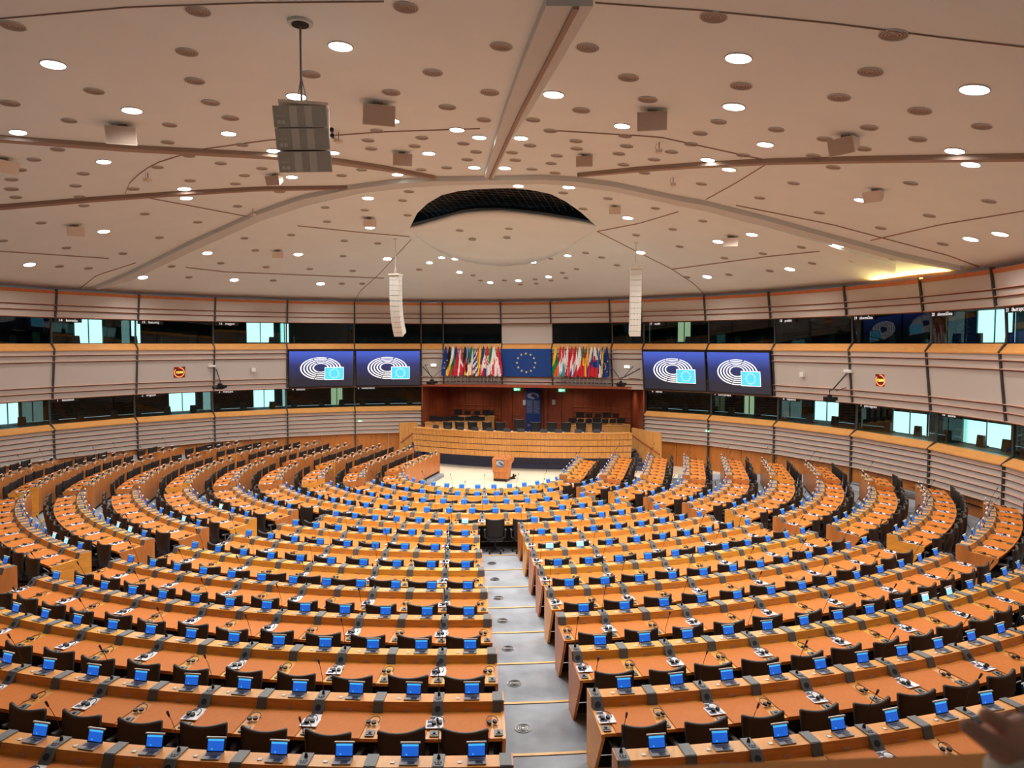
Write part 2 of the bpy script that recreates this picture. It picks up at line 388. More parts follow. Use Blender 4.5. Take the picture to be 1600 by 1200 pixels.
def booths(par, A, levels, bright):
    # rooms behind the panes: back wall, floor, ceiling, partitions, desks and chairs
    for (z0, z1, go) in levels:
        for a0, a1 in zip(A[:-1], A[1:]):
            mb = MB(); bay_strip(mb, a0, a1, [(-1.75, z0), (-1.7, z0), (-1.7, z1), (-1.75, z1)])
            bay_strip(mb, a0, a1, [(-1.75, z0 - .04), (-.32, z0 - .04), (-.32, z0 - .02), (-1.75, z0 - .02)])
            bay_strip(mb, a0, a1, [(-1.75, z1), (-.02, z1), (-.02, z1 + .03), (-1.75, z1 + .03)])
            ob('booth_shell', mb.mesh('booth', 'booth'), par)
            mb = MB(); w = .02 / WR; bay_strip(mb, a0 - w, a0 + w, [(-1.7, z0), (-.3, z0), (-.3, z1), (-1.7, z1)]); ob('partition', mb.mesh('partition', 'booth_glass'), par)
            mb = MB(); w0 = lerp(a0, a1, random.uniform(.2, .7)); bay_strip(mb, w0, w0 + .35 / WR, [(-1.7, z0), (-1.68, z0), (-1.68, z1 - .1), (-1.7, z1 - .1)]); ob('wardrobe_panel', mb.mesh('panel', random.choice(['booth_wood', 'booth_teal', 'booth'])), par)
chair_b = MB()      # booth chair silhouette: only head and back show above the sill
chair_b.add(*(lambda P: (P, [(0, 1, 5, 4), (1, 2, 6, 5), (2, 3, 7, 6), (3, 0, 4, 7), (4, 5, 6, 7), (3, 2, 1, 0)]))([(-.11, -.03, 0), (.11, -.03, 0), (.11, .03, 0), (-.11, .03, 0), (-.09, -.02, .26), (.09, -.02, .26), (.09, .04, .26), (-.09, .04, .26)]))
chair_b.box((0, .14, -.05), (.24, .26, .05)); chair_b.tube([(0, .1, -.05), (0, .1, -.34)], .015)
for q in range(5): chair_b.tube([(0, .1, -.32), (.13 * cos(q * 1.257), .1 + .13 * sin(q * 1.257), -.345)], .012, 4)
chair_b.box((-.13, .1, .03), (.02, .2, .02)); chair_b.box((.13, .1, .03), (.02, .2, .02))
chair_b_me = chair_b.mesh('booth_chair', 'plastic_black')
wl = struct('wall_left'); wr = struct('wall_right'); wb = struct('wall_back')
LL = [None, ('', ''), None, ('1', 'deutsch'), ('2', 'english'), ('3', 'français'), ('4', 'italiano'), ('5', 'nederlands')]
names_l = {4: ('1', 'deutsch'), 5: ('2', 'english'), 6: ('3', 'français'), 7: ('4', 'italiano'), 8: ('5', 'nederlands')}
names_u = {4: ('14', 'latviešu'), 5: ('15', 'lietuvių'), 6: ('16', 'magyar')}
AL = left_full; AR = right_full
for i in range(len(AL) - 1):
    build_bay(wl, AL[i], AL[i + 1], lang_l=names_l.get(i), lang_u=names_u.get(i))
for a in AL: mullion(wl, a)
rl = {0: ('6', 'dansk'), 1: ('7', 'ελληνικά'), 2: ('8', 'español'), 3: ('9', 'português'), 4: ('10', 'suomi')}
ru = {0: ('17', 'malti'), 2: ('18', 'polski'), 3: ('19', 'slovenčina'), 4: ('20', 'slovenščina'), 5: ('21', 'български')}
for i in range(len(AR) - 1):
    build_bay(wr, AR[i], AR[i + 1], lang_l=rl.get(i), lang_u=ru.get(i))
for a in AR: mullion(wr, a)
CB = [AL[-1]] + CEN + [AR[0]]
for i in range(5): build_bay(wb, CB[i], CB[i + 1], low=False, plain=(i == 2))
for a in CEN: mullion(wb, a, False)
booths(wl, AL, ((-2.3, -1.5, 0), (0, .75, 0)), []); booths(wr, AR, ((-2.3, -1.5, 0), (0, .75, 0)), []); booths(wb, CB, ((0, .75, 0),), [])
# straight walls back to the gallery behind the camera
mb = MB()
for sx, a in ((-1, AL[0]), (1, AR[-1])):
    p = prof(a, 0, 0); q = (p[0] + (-.2 if sx < 0 else .2), -24, 0)
    mb.add([(p[0], p[1], -.5), (q[0], q[1], -.5), (q[0], q[1], 7.8), (p[0], p[1], 7.8)], [(0, 1, 2, 3)])
mb.quad((-14, -24, -.5), (14, -24, -.5), (14, -24, 7.8), (-14, -24, 7.8))
struct('wall_rear', mb.mesh('wall_rear', 'panel'))
# bright doors / windows at the back of the booths, found on the photo, standing in the booths
def booth_window(par, px, py0, py1, wpx, level, m, o=-1.66):
    z0, z1 = (-2.3, -1.5) if level == 'l' else (0, .75)
    r = ray(px, (py0 + py1) / 2); t = 8.
    while t < 45:
        p = CP + r * t
        if hypot(p.x - WCX, p.y - WCY) > WR - o and p.y > -4.9: break
        t += .02
    a = ang(p); w = wpx / FPX * t / 2 / WR
    cosv = abs(Vector((sin(a), cos(a), 0)).dot(Vector((r.x, r.y, 0)).normalized())); w /= max(.45, cosv)
    zz0 = CAMZ + max(z0, p.z - CAMZ - (py1 - py0) / 2 / FPX * t); zz1 = CAMZ + min(z1, p.z - CAMZ + (py1 - py0) / 2 / FPX * t)
    mb = MB(); bay_strip(mb, a - w, a + w, [(o, zz0 - CAMZ), (o + .03, zz0 - CAMZ), (o + .03, zz1 - CAMZ), (o, zz1 - CAMZ)])
    f = ob('booth_window', mb.mesh('bw', m), par)
    mb = MB()
    for aa in (a - w, a, a + w): bay_strip(mb, aa - .012 / WR, aa + .012 / WR, [(o + .02, z0), (o + .06, z0), (o + .06, z1), (o + .02, z1)])
    ob('booth_window_frame', mb.mesh('bwf', 'booth_teal'), par)
for a in ((wl, 137, 497, 536, 34, 'u'), (wl, 211, 500, 536, 12, 'u'), (wl, 406, 503, 535, 36, 'u'), (wl, 444, 506, 535, 12, 'u'),
          (wl, 10, 630, 672, 26, 'l'), (wl, 284, 614, 648, 34, 'l'), (wl, 412, 609, 640, 28, 'l'),
          
          (wr, 1294, 628, 666, 32, 'l')): booth_window(*a, 'window_day')
for a in ((wr, 1558, 484, 535, 44, 'u'), (wr, 1424, 645, 690, 44, 'l'), (wr, 1545, 660, 712, 60, 'l')): booth_window(*a, 'window_day', -1.0)
for a in ((wr, 1070, 502, 534, 18, 'u'), (wr, 1172, 616, 655, 14, 'l'), (wl, 526, 606, 635, 16, 'l')): booth_window(*a, 'window_yellow')
# chairs and desks inside the booths
bc = 0
for (A, nm) in ((AL, 'left'), (CB, 'middle'), (AR, 'right')):
    for li, z0 in (('lower', -2.3), ('upper', 0.)):
        if nm == 'middle' and li == 'lower': continue
        vis = 0
        for i in range(len(A) - 1):
            if nm == 'middle' and i == 2: continue
            mb = MB(); bay_strip(mb, A[i], A[i + 1], [(-.62, z0 - .0), (-.24, z0 - .0), (-.24, z0 + .012), (-.62, z0 + .012)], 0, .06)
            ob('booth_desk', mb.mesh('bd', 'booth_wood'), wl if nm == 'left' else wr if nm == 'right' else wb)
            cnt = 3 if nm != 'middle' else 2
            for j in range(cnt):
                a = lerp(A[i], A[i + 1], (j + .5 + random.uniform(-.15, .15)) / cnt)
                p = prof(a, -.86, z0 - .02); pr = project(*p)
                if not pr or not (-10 < pr[0] < 1610): continue
                thing('booth_chair', 'dark chair behind the %s booth glass on the %s wall, %s from the left' % (li, nm, nth(vis)), 'chair', p, -a, 'chairs in the interpreter booths', me=chair_b_me); vis += 1

# ------------------------------------------------------------------ ceiling
ceil = struct('ceiling')
HOLE_PX = [(640, 357), (652, 333), (668, 318), (690, 305), (715, 299), (740, 296), (770, 294.5), (800, 294), (830, 297), (860, 303), (884, 315), (908, 332), (932, 354),
           (915, 351), (890, 346), (860, 341), (830, 337), (800, 334), (770, 332.5), (745, 333), (720, 336), (695, 343), (668, 350)]
HOLE = [on_ceil(*p) for p in HOLE_PX]
hc = Vector((sum(p.x for p in HOLE) / len(HOLE), sum(p.y for p in HOLE) / len(HOLE), 0))
def hole_r(th):
    best = .3; n = len(HOLE); dx, dy = cos(th), sin(th)
    for i in range(n):
        a, b = HOLE[i], HOLE[(i + 1) % n]; ax, ay = a.x - hc.x, a.y - hc.y; ex, ey = b.x - a.x, b.y - a.y
        den = dx * ey - dy * ex
        if abs(den) < 1e-9: continue
        t = (ax * ey - ay * ex) / den; u = (ax * dy - ay * dx) / den
        if t > 0 and -1e-6 <= u <= 1 + 1e-6: best = max(best, t)
    return best
def out_r(th):
    t = 1.
    while t < 60:
        x, y = hc.x + cos(th) * t, hc.y + sin(th) * t
        if wall_d(x, y) < -.02 or y < -23.9: break
        t += .05
    return t
NT, NR = 360, 48
mb = MB(); vs = []
for i in range(NT):
    th = 2 * pi * i / NT; r0 = hole_r(th); r1 = out_r(th)
    for j in range(NR + 1):
        r = lerp(r0, r1, (j / NR) ** 1.15); x, y = hc.x + r * cos(th), hc.y + r * sin(th); vs.append((x, y, ceil_z(x, y)))
mb.add(vs, [(i * (NR + 1) + j, i * (NR + 1) + j + 1, ((i + 1) % NT) * (NR + 1) + j + 1, ((i + 1) % NT) * (NR + 1) + j) for i in range(NT) for j in range(NR)])
struct('ceiling_shell', mb.mesh('ceiling_shell', 'ceiling', True), ceil)
# rim, dark void and its lattice above the opening
mb = MB(); n = len(HOLE)
mb.add([(p.x, p.y, p.z) for p in HOLE] + [(p.x, p.y, p.z + .12) for p in HOLE], [(i, (i + 1) % n, n + (i + 1) % n, n + i) for i in range(n)])
struct('opening_rim', mb.mesh('rim', 'ceiling_rib'), ceil)
mb = MB(); zt = max(p.z for p in HOLE) + 1.3
BX = [(hc.x + 1.25 * (p.x - hc.x), hc.y + 1.9 * (p.y - hc.y)) for p in HOLE]
mb.add([(x, y, HOLE[i].z + .12) for i, (x, y) in enumerate(BX)] + [(x, y, zt) for x, y in BX] , [(i, (i + 1) % n, n + (i + 1) % n, n + i) for i in range(n)] + [tuple(range(n, 2 * n))])
struct('opening_void', mb.mesh('void', 'void'), ceil)
mb = MB()
for q in range(-14, 15):
    x = hc.x + q * .17; mb.tube([(x, hc.y - 1.6, zt - .95), (x, hc.y + 1.6, zt - 1.25)], .006, 4)
for q in range(-9, 10): mb.tube([(hc.x - 2.6, hc.y + q * .13, zt - 1.08 - q * .013), (hc.x + 2.6, hc.y + q * .13, zt - 1.08 - q * .013)], .006, 4)
struct('opening_lattice', mb.mesh('lattice', 'void_bar'), ceil)
# hanging panel below the opening
LIP_T = [(640, 357), (655, 354), (672, 349), (690, 344), (710, 338), (730, 334.5), (755, 332.5), (785, 332), (815, 335), (850, 339.5), (885, 345), (910, 349), (932, 354)]
LIP_B = [(640, 359), (650, 368), (664, 380), (684, 392), (705, 402), (725, 408), (750, 413), (785, 416), (820, 413), (850, 406), (880, 394), (908, 374), (932, 358)]
mb = MB(); NS, NJ = len(LIP_T), 8; top = []; bot = []
for j in range(NJ + 1):
    for i in range(NS):
        t = j / NJ; px = lerp(LIP_T[i][0], LIP_B[i][0], t); py = lerp(LIP_T[i][1], LIP_B[i][1], t)
        w = sin(pi * i / (NS - 1)) ** .6
        p = on_ceil(px, py, .02 + .14 * w * (1 - t) ** .8); top.append((p.x, p.y, p.z)); bot.append((p.x, p.y, p.z + .06))
N = len(top)
mb.add(top + bot, [(j * NS + i, (j + 1) * NS + i, (j + 1) * NS + i + 1, j * NS + i + 1) for j in range(NJ) for i in range(NS - 1)] +
       [(N + j * NS + i, N + j * NS + i + 1, N + (j + 1) * NS + i + 1, N + (j + 1) * NS + i) for j in range(NJ) for i in range(NS - 1)] +
       [(i, i + 1, N + i + 1, N + i) for i in range(NS - 1)] + [(NJ * NS + i + 1, NJ * NS + i, N + NJ * NS + i, N + NJ * NS + i + 1) for i in range(NS - 1)])
struct('ceiling_panel', mb.mesh('ceiling_panel', 'ceiling', True), ceil)
def strip_px(up, lo, d, material, name='ceiling_rib', sub=6):
    def res(pl, m):
        o = []; L = [0]
        for a, b in zip(pl[:-1], pl[1:]): L.append(L[-1] + hypot(b[0] - a[0], b[1] - a[1]))
        for i in range(m + 1):
            s = L[-1] * i / m; j = 0
            while j < len(L) - 2 and L[j + 1] < s: j += 1
            t = (s - L[j]) / (L[j + 1] - L[j]); o.append((lerp(pl[j][0], pl[j + 1][0], t), lerp(pl[j][1], pl[j + 1][1], t)))
        return o
    m = sub * (max(len(up), len(lo)) - 1); A = [on_ceil(*p) for p in res(up, m)]; B = [on_ceil(*p) for p in res(lo, m)]
    vs = []
    for a, b in zip(A, B): vs += [(a.x, a.y, a.z + .05), (a.x, a.y, a.z - d), (b.x, b.y, b.z - d), (b.x, b.y, b.z + .05)]
    mb = MB(); mb.add(vs, [(4 * i + q, 4 * i + q + 1, 4 * i + q + 5, 4 * i + q + 4) for i in range(m) for q in range(3)] + [(3, 2, 1, 0), (4 * m, 4 * m + 1, 4 * m + 2, 4 * m + 3)])
    struct(name, mb.mesh(name, material), ceil)
def off(pl, dy): return [(x, y + dy) for x, y in pl]
strip_px([(853, -8), (820, 75), (790, 160), (770, 225), (757, 270)], [(927, -8), (880, 75), (830, 160), (797, 210), (772, 270)], .10, 'ceiling_rib')
strip_px([(895, -8), (855, 75), (812, 160), (785, 220), (764, 270)], [(905, -8), (862, 75), (818, 160), (790, 220), (767, 270)], .13, 'rib_gap_shade', 'ceiling_rib_groove')
strip_px([(150, 446), (200, 425), (300, 375), (400, 330), (470, 305), (540, 290), (620, 279), (680, 275.5), (760, 274.5), (850, 273), (900, 276), (960, 284), (1060, 306), (1100, 313), (1200, 338), (1300, 366), (1400, 393), (1500, 415)],
         [(156, 447), (205, 433), (303, 386), (405, 340), (480, 314), (560, 294.5), (640, 286), (700, 282), (760, 281), (850, 280), (895, 283), (960, 292), (1060, 314), (1100, 322), (1200, 347), (1300, 374), (1400, 400), (1505, 417)], .10, 'ceiling_rib')
g = [(400, 342), (480, 318), (560, 299), (640, 289.5), (700, 285), (760, 284), (850, 283), (895, 286), (960, 296), (1060, 318), (1100, 326), (1200, 352), (1300, 382), (1400, 414)]
strip_px(g, [(400, 343.5), (480, 320), (560, 301), (640, 291.5), (700, 287), (760, 286), (850, 285), (895, 288), (960, 298.5), (1060, 322), (1100, 332), (1200, 362), (1300, 396), (1400, 426)], .05, 'ceiling')
strip_px([(-10, 210), (200, 226), (310, 232), (420, 238), (520, 246), (600, 258), (680, 274)], [(-10, 215), (200, 231), (310, 237), (420, 243), (520, 251), (600, 262), (680, 276)], .07, 'rib_gap_shade')  # beige-brown shading along this line, painted as a darker strip
strip_px([(-10, 320), (150, 307), (270, 299), (400, 291.5), (555, 289.5)], [(-10, 324), (150, 310.5), (270, 302), (400, 294), (555, 291)], .07, 'seam')
strip_px([(902, 270), (1000, 260), (1100, 252.5), (1200, 247.5), (1350, 243.5), (1610, 239)], [(902, 272), (1000, 263), (1100, 256), (1200, 251), (1350, 247.5), (1610, 243.5)], .07, 'rib_gap_shade')
for pl in ([(-10, 29), (200, 10), (400, 3), (600, 1)], [(930, 3), (1100, 15), (1300, 35), (1480, 58), (1610, 73)], [(195, 303), (205, 280), (240, 255), (310, 233), (420, 218), (600, 205), (750, 200)],
           [(865, 203), (1030, 213), (1200, 250)], [(1203, 252), (1150, 285), (1103, 311)], [(230, 308), (405, 341)], [(465, 352), (560, 362), (640, 369)], [(555, 468), (562, 455), (590, 430), (643, 373)],
           [(933, 361), (1000, 348), (1060, 330)], [(933, 361), (1050, 420), (1085, 443), (1101, 460)], [(1050, 420), (1200, 400), (1300, 390)], [(1360, 375), (1470, 350), (1610, 327)], [(-10, 391), (170, 403)],
           [(125, 450), (150, 430), (212, 410)], [(1150, 320), (1300, 350), (1480, 398), (1530, 416)], [(290, 417), (350, 424), (600, 434)]):
    strip_px(pl, off(pl, .9), .012, 'seam', 'ceiling_seam', 5)

# ------------------------------------------------------------------ downlights and ceiling vents
LIT = [(83, 100), (532, 71.5), (206, 172), (463, 150), (28, 206), (357, 208), (612, 188), (714, 202), (749, 214), (427, 235), (390, 243), (670, 239), (162, 252), (520, 238), (741, 261), (621, 272), (456, 276), (288, 294.5), (291, 309),
       (575, 309), (162, 361), (578, 355), (46, 413), (324, 395), (466, 397), (223, 433), (366, 437), (501, 443), (605, 404), (671, 410), (690, 402), (711, 404), (733, 407), (718, 425), (766, 441),
       (1154, 90), (1523, 139), (865, 147), (1147, 166), (972, 196), (814, 215), (1196, 225), (1106, 249), (1139, 264), (1492, 235), (1517, 256), (789, 262), (810, 290), (889, 292), (1052, 320), (981, 340), (1347, 312), (1563, 365),
       (1517, 373), (1175, 366), (1222, 362), (1122, 377), (1310, 383), (1001, 394), (887, 399), (833, 409), (857, 432), (810, 438), (1105, 432), (1234, 420)]
DARK = [(309, 17), (20, 40), (634, 11), (292, 81), (783, 72), (147, 142), (304, 126), (485, 116), (676, 113), (15, 161), (329, 160), (611, 144), (765, 144), (108, 188), (360, 184), (265, 195), (699, 167), (756, 187), (262, 222), (90, 233),
        (220, 232), (589, 204), (53, 249), (31, 265), (130, 271), (246, 261), (295, 243), (378, 226), (345, 255), (409, 263), (575, 219), (580, 232), (659, 215), (648, 228), (724, 224), (744, 237), (730, 249), (698, 262), (658, 265), (565, 265),
        (534, 274), (382, 274), (368, 287), (297, 282), (118, 290), (18, 280), (18, 295), (25, 308), (124, 307), (208, 295), (437, 299), (371, 322), (131, 321), (226, 334), (309, 347), (64, 348), (4, 376), (104, 387), (249, 371), (192, 396),
        (93, 416), (138, 419), (508, 324), (511, 346), (570, 328), (382, 372), (399, 391), (455, 367), (538, 376), (536, 400), (590, 380), (484, 420), (551, 423), (655, 421), (268, 416), (295, 433), (345, 411), (416, 417), (427, 438),
        (534, 443), (566, 443), (637, 336), (639, 299), (629, 313), (739, 430), (751, 438), (788, 438), (718, 360), (720, 348), (738, 374), (792, 371), (776, 346), (795, 357),
        (1115, 26), (1396, 54), (918, 74), (1360, 112), (982, 121), (1158, 134), (1311, 152), (1012, 155), (908, 172), (833, 187), (860, 204), (900, 220), (828, 227), (901, 232), (1123, 190), (1094, 208), (1213, 202), (1437, 173), (1358, 199),
        (1434, 217), (1534, 197), (1349, 232), (1289, 217), (1080, 225), (977, 212), (979, 228), (967, 240), (1049, 237), (1022, 249), (974, 257), (1271, 243), (1161, 242), (870, 243), (861, 255), (831, 264), (867, 270), (800, 238), (805, 250),
        (1302, 261), (1240, 286), (1096, 287), (1423, 286), (1187, 309), (1280, 332), (1452, 337), (1376, 356), (1473, 381), (1545, 314), (1007, 270), (970, 302), (950, 310), (880, 301), (911, 326), (1024, 325), (1135, 340), (1098, 345),
        (1051, 358), (994, 367), (1062, 385), (1192, 396), (1252, 386), (1332, 407), (1395, 404), (1132, 403), (1269, 411), (1203, 423), (1139, 429), (1073, 433), (915, 395), (940, 402), (860, 404), (901, 420), (964, 414), (879, 426),
        (884, 434), (861, 438), (836, 436), (813, 444), (838, 443)]
SZ = {}
def rowlabel(items, nb, i):
    ys = sorted(items, key=lambda p: p[1]); b = ys.index(items[i]) * nb // len(items)
    row = sorted([p for j, p in enumerate(ys) if j * nb // len(items) == b]); return nth(b), nth(row.index(items[i])) if row.index(items[i]) < 20 else 'twenty-' + ORD[row.index(items[i]) - 20]
ring = MB(); ring.tube([(cos(t * pi / 12), sin(t * pi / 12), -.04) for t in range(25)], .09, 4, 0, False)
trim_me = ring.mesh('trim', 'ceiling_rib')
def glow(m):
    g = MB(); g.disc((0, 0, -.12), .93, 24, .1); return g.mesh('lens', m)
glows = {m: glow(m) for m in ('lamp_on', 'lamp_warm', 'lamp_cool')}
def vsize(px, py, p):
    D = (p - CP).dot(FW)
    if abs(px - 800) < 130 and 395 < py < 446: return .10
    return .13 if py > 290 else (.115 if py > 185 else .135)
for i, (px, py) in enumerate(LIT):
    p = on_ceil(px, py); nrm = ceil_n(p.x, p.y); b, j = rowlabel(LIT, 6, i); r = vsize(px, py, p)
    m = 'lamp_warm' if (px, py) in ((206, 172), (865, 147), (1147, 166), (357, 208), (162, 361), (291, 309), (1234, 420), (981, 340), (1563, 365), (1310, 383), (733, 407), (833, 409)) else ('lamp_cool' if (px, py) in ((83, 100), (28, 206), (162, 252), (1523, 139), (1347, 312)) else 'lamp_on')
    rot = nrm.to_track_quat('Z', 'Y').to_euler()
    t = thing('downlight', 'lit round ceiling downlight, %s from the left in the %s band of lights down' % (j, b), 'light', p, rot=rot, group='lit ceiling downlights')
    for nm, me in (('trim_ring', trim_me), ('lens', glows[m])):
        c = ob(nm, me, t); c.scale = (r, r, .12)
    L = bpy.data.lights.new('downlight_lamp', 'SPOT'); L.energy = LAMP_W * (.55 if abs(px - 750) < 130 and py > 395 else 1) ; L.spot_size = rad(165); L.spot_blend = .9; L.shadow_soft_size = .12
    L.color = {'lamp_on': (1, .975, .94), 'lamp_warm': (1, .93, .86), 'lamp_cool': (.93, .96, 1)}[m]
    lo = bpy.data.objects.new('lamp_source', L); COL.objects.link(lo); lo.parent = t; lo.location = (0, 0, -.05 * U); 
vd = MB(); vd.disc((0, 0, -.06), 1, 24, .05)
vd.tube([(1.0 * cos(t * pi / 12), 1.0 * sin(t * pi / 12), -.05) for t in range(25)], .06, 4, 1, False)
for q in (.3, .55, .8): vd.tube([(q * cos(t * pi / 8), q * sin(t * pi / 8), -.065) for t in range(17)], .025, 3, 1, False)
vd_me = vd.mesh('ceiling_vent', ['vent', 'ceiling_rib'])
for i, (px, py) in enumerate(DARK):
    inlip = 640 < px < 930 and 344 < py < 380
    p = on_ceil(px, py, .12 if inlip else 0); nrm = ceil_n(p.x, p.y); b, j = rowlabel(DARK, 14, i); r = vsize(px, py, p) * (.92 if py < 300 else .8)
    t = thing('ceiling_vent', 'unlit round ceiling disc, %s from the left in the %s band of discs down' % (j, b), 'vent', p, rot=nrm.to_track_quat('Z', 'Y').to_euler(), group='unlit ceiling discs', me=vd_me)
    t.scale = (r, r, .12)
# warm cove light behind the top of the right wall
L = bpy.data.lights.new('cove', 'AREA'); L.energy = COVE_W; L.shape = 'RECTANGLE'; L.size = 2.3 * U; L.size_y = .25; L.color = (1, .78, .25)
mb = MB(); a_c = lerp(AR[3], AR[4], .8)
pc = prof(a_c, .22, 1.455); t = thing('cove_light', 'warm yellow cove light strip on top of the right-hand wall panelling', 'light', pc, -a_c)
mb.box((0, 0, 0), (2.4, .08, .03)); ob('housing', mb.mesh('housing', 'mullion'), t, (0, 0, -.02))
lo = bpy.data.objects.new('lamp_source', L); COL.objects.link(lo); lo.parent = t; lo.rotation_euler = (pi + 1.15, 0, 0); lo.location = (0, -.1 * U, .0)
# ------------------------------------------------------------------ bench rows
PROFILE = [(0, 0), (.142, 0), (.165, -.075), (.53, -.10), (.53, -.125), (.10, -.125), (.035, -.2), (.035, -.56), (0, -.56)]
def zt_(rho): return -.075 - .025 * (rho - .165) / .365      # height of the writing surface under the shelf
class Block:
    def __init__(s, k, s0, s1, sec, straight=False, off=0):
        s.k, s.s0, s.s1, s.sec, s.straight, s.off = k, s0, s1, sec, straight, off
        R = RK(k); s.dz = .1 if straight else 0
        L = (s1 - s0) * ((R + .6) / R if not straight else 1)
        s.n = max(1, round((L - .06) / .495)); s.z = shelf_z(k) + s.dz
    def t(s, i): return lerp(s.s0 + .03, s.s1 - .03, i / s.n)        # console i at 0..n, seats at i + .5
    def at(s, q, rho=0.): return curve(s.k, q, rho)
BL = []
WEND = {1: 2.5, 2: 2.93, 3: 2.9, 4: 2.6, 5: 2.5, 6: 1.9, 7: 1.35, 8: -.22}
for k in range(1, 14):
    R = RK(k); m = asin(HM / R); h = asin(HS / R)
    q = R * pi / 2; YT = -1.25 if k == 8 else -.5; qt = R * acos(min(1, -YT / R)) if k > 1 else R * 1.35
    if k == 1: BL.append(Block(k, -qt, qt, 'inner'))
    elif k < 5:
        BL.append(Block(k, R * (-AS + h), R * (AS - h), 'inner'))
    else:
        BL.append(Block(k, R * (-AM + m), R * (AM - m), 'centre'))
        BL.append(Block(k, R * (AM + m), R * (AS - h), 'right'))
        BL.append(Block(k, R * (-AS + h), R * (-AM - m), 'left'))
    if 1 < k < 11:
        e = qt if k < 9 else R * acos(-ENDY[k] / R)
        BL.append(Block(k, R * (AS + h), e, 'rightside')); BL.append(Block(k, -e, R * (-AS - h), 'leftside'))
    if k < 9:
        e2 = q + WEND[k] if WEND[k] > 0 else R * acos(-WEND[k] / R)
        BL.append(Block(k, qt + .05, e2, 'rightwing', True)); BL.append(Block(k, -e2, -qt - .05, 'leftwing', True))
SECN = {'inner': 'inner ring', 'centre': 'block left of main aisle', 'right': 'block right of main aisle', 'left': 'curved left block', 'rightside': 'curved right-hand side block',
        'leftside': 'far-left side block', 'rightwing': 'straight right wing', 'leftwing': 'straight left wing'}
def ordinal(b, i, n):      # position phrase inside a block
    if b.sec in ('centre', 'leftside'): return nth(n - 1 - i) + (' from main aisle' if b.sec == 'centre' else ' from the aisle')
    if b.sec in ('right',): return nth(i) + ' from main aisle'
    if b.sec == 'rightside': return nth(i) + ' from the aisle'
    if b.sec == 'leftwing': return nth(i) + ' from podium'
    if b.sec == 'rightwing': return nth(n - 1 - i) + ' from podium'
    return nth(i) + ' from left end'
WOODROW = {1: 'wood_gold', 5: 'wood', 8: 'wood_gold', 10: 'wood', 11: 'wood_gold', 13: 'wood_pale_sheen'}
# shared small meshes, local frame: origin on the shelf's front edge, +y towards the room centre
def console_mesh(mic):
    mb = MB(); w = .041
    mb.box((0, -.07, .004), (w * 2, .148, .014))
    if mic:
        mb.hexa([(-w * 1.1, -.225, -.078), (w * 1.1, -.225, -.078), (w * 1.1, -.14, -.078), (-w * 1.1, -.14, -.078)],
                [(-w, -.15, .008), (w, -.15, .008), (w, -.138, .01), (-w, -.138, .01)])
        for x in (-.02, 0, .02): mb.box((x, -.10, .013), (.01, .01, .004), 1)
        mb.box((-.0, -.12, .0125), (.04, .012, .003), 1)
    else:
        mb.hexa([(-w, -.185, -.08), (w, -.185, -.08), (w, -.14, -.08), (-w, -.14, -.08)], [(-w, -.15, .006), (w, -.15, .006), (w, -.138, .01), (-w, -.138, .01)])
    return mb.mesh('console', ['console', 'plastic_black'])
con_mic, con_plain = console_mesh(True), console_mesh(False)
mb = MB(); mb.disc((0, -.188, -.038), .024, 14, .006, 0, axis=(0, -1, .85)); spk_me = mb.mesh('loudspeaker', 'speaker_black')
mb = MB(); mb.disc((0, -.05, .010), .014, 8, .03, 0, r2=.008); mb.tube([(0, -.05, .03), (.002, -.075, .15), (.004, -.13, .27), (.004, -.165, .33)], .0028, 4); mb.tube([(.004, -.160, .32), (.004, -.182, .365)], [.007, .009], 6)
mic_me = mb.mesh('microphone', 'plastic_black')
mb = MB(); mb.box((0, -.47, zt_(.47) + .006), (.07, .075, .008), 0, rx=.068); mb.box((0, -.465, zt_(.47) + .012), (.02, .02, .012), 1); mb.box((0, -.49, zt_(.49) + .010), (.05, .008, .006), 1); soc_me = mb.mesh('socket', ['socket', 'plastic_black'])
mb = MB(); mb.box((0, -.085, .003), (.03, .026, .004)); card_me = mb.mesh('card_slot', 'white_plastic')
mb = MB(); mb.box((0, -.162, -.058), (.058, .006, .018), 0, rx=-.3); sp_me = mb.mesh('name_slot', 'rail')
mb = MB(); mb.box((-.022, .009, -.035), (.036, .006, .05), 1); mb.box((.022, .009, -.03), (.045, .006, .044), 0); mb.box((.0, .004, -.004), (.1, .02, .005), 0); mb.box((.022, .0125, -.03), (.02, .002, .014), 1); plate_me = mb.mesh('number_plate', ['white_plastic', 'socket'])
PADS = {}
def pad_mesh(k, pitch_ang, straight, pitch):
    mb = MB(); R = RK(k)
    def X(rho, f): return f * ((pitch_ang * (R + rho)) if not straight else pitch) / 2 
    i0, i1 = .2, .505
    g = .046
    z = lambda r: zt_(r) + .007
    def pt(r, f): 
        x = X(r, f); x -= g * (1 if f > 0 else -1); sag = 0 if straight else (R + r) - sqrt(max(0, (R + r) ** 2 - x * x)); return (x, -r + sag, z(r))
    rows = [i0, .44, .535]; cols = [-1, -.5, 0, .5, 1]; vs = []
    for r in rows:
        for f in cols:
            if abs(f) == 1 and r > .43: p = pt(r, f * .93 if r == .44 else f * .9)
            else: p = pt(r, f)
            vs.append(p)
    for f in cols: p = pt(.537, f * .9 if abs(f) == 1 else f); vs.append((p[0], p[1], p[2] - .03))
    n = 5
    mb.add(vs, [(a * n + c, (a + 1) * n + c, (a + 1) * n + c + 1, a * n + c + 1) for a in range(3) for c in range(4)])
    # side skirts
    mb.add([vs[0], vs[4], (vs[4][0], vs[4][1], vs[4][2] - .007), (vs[0][0], vs[0][1], vs[0][2] - .007)], [(0, 1, 2, 3)])
    return mb.mesh('desk_pad', 'leather')
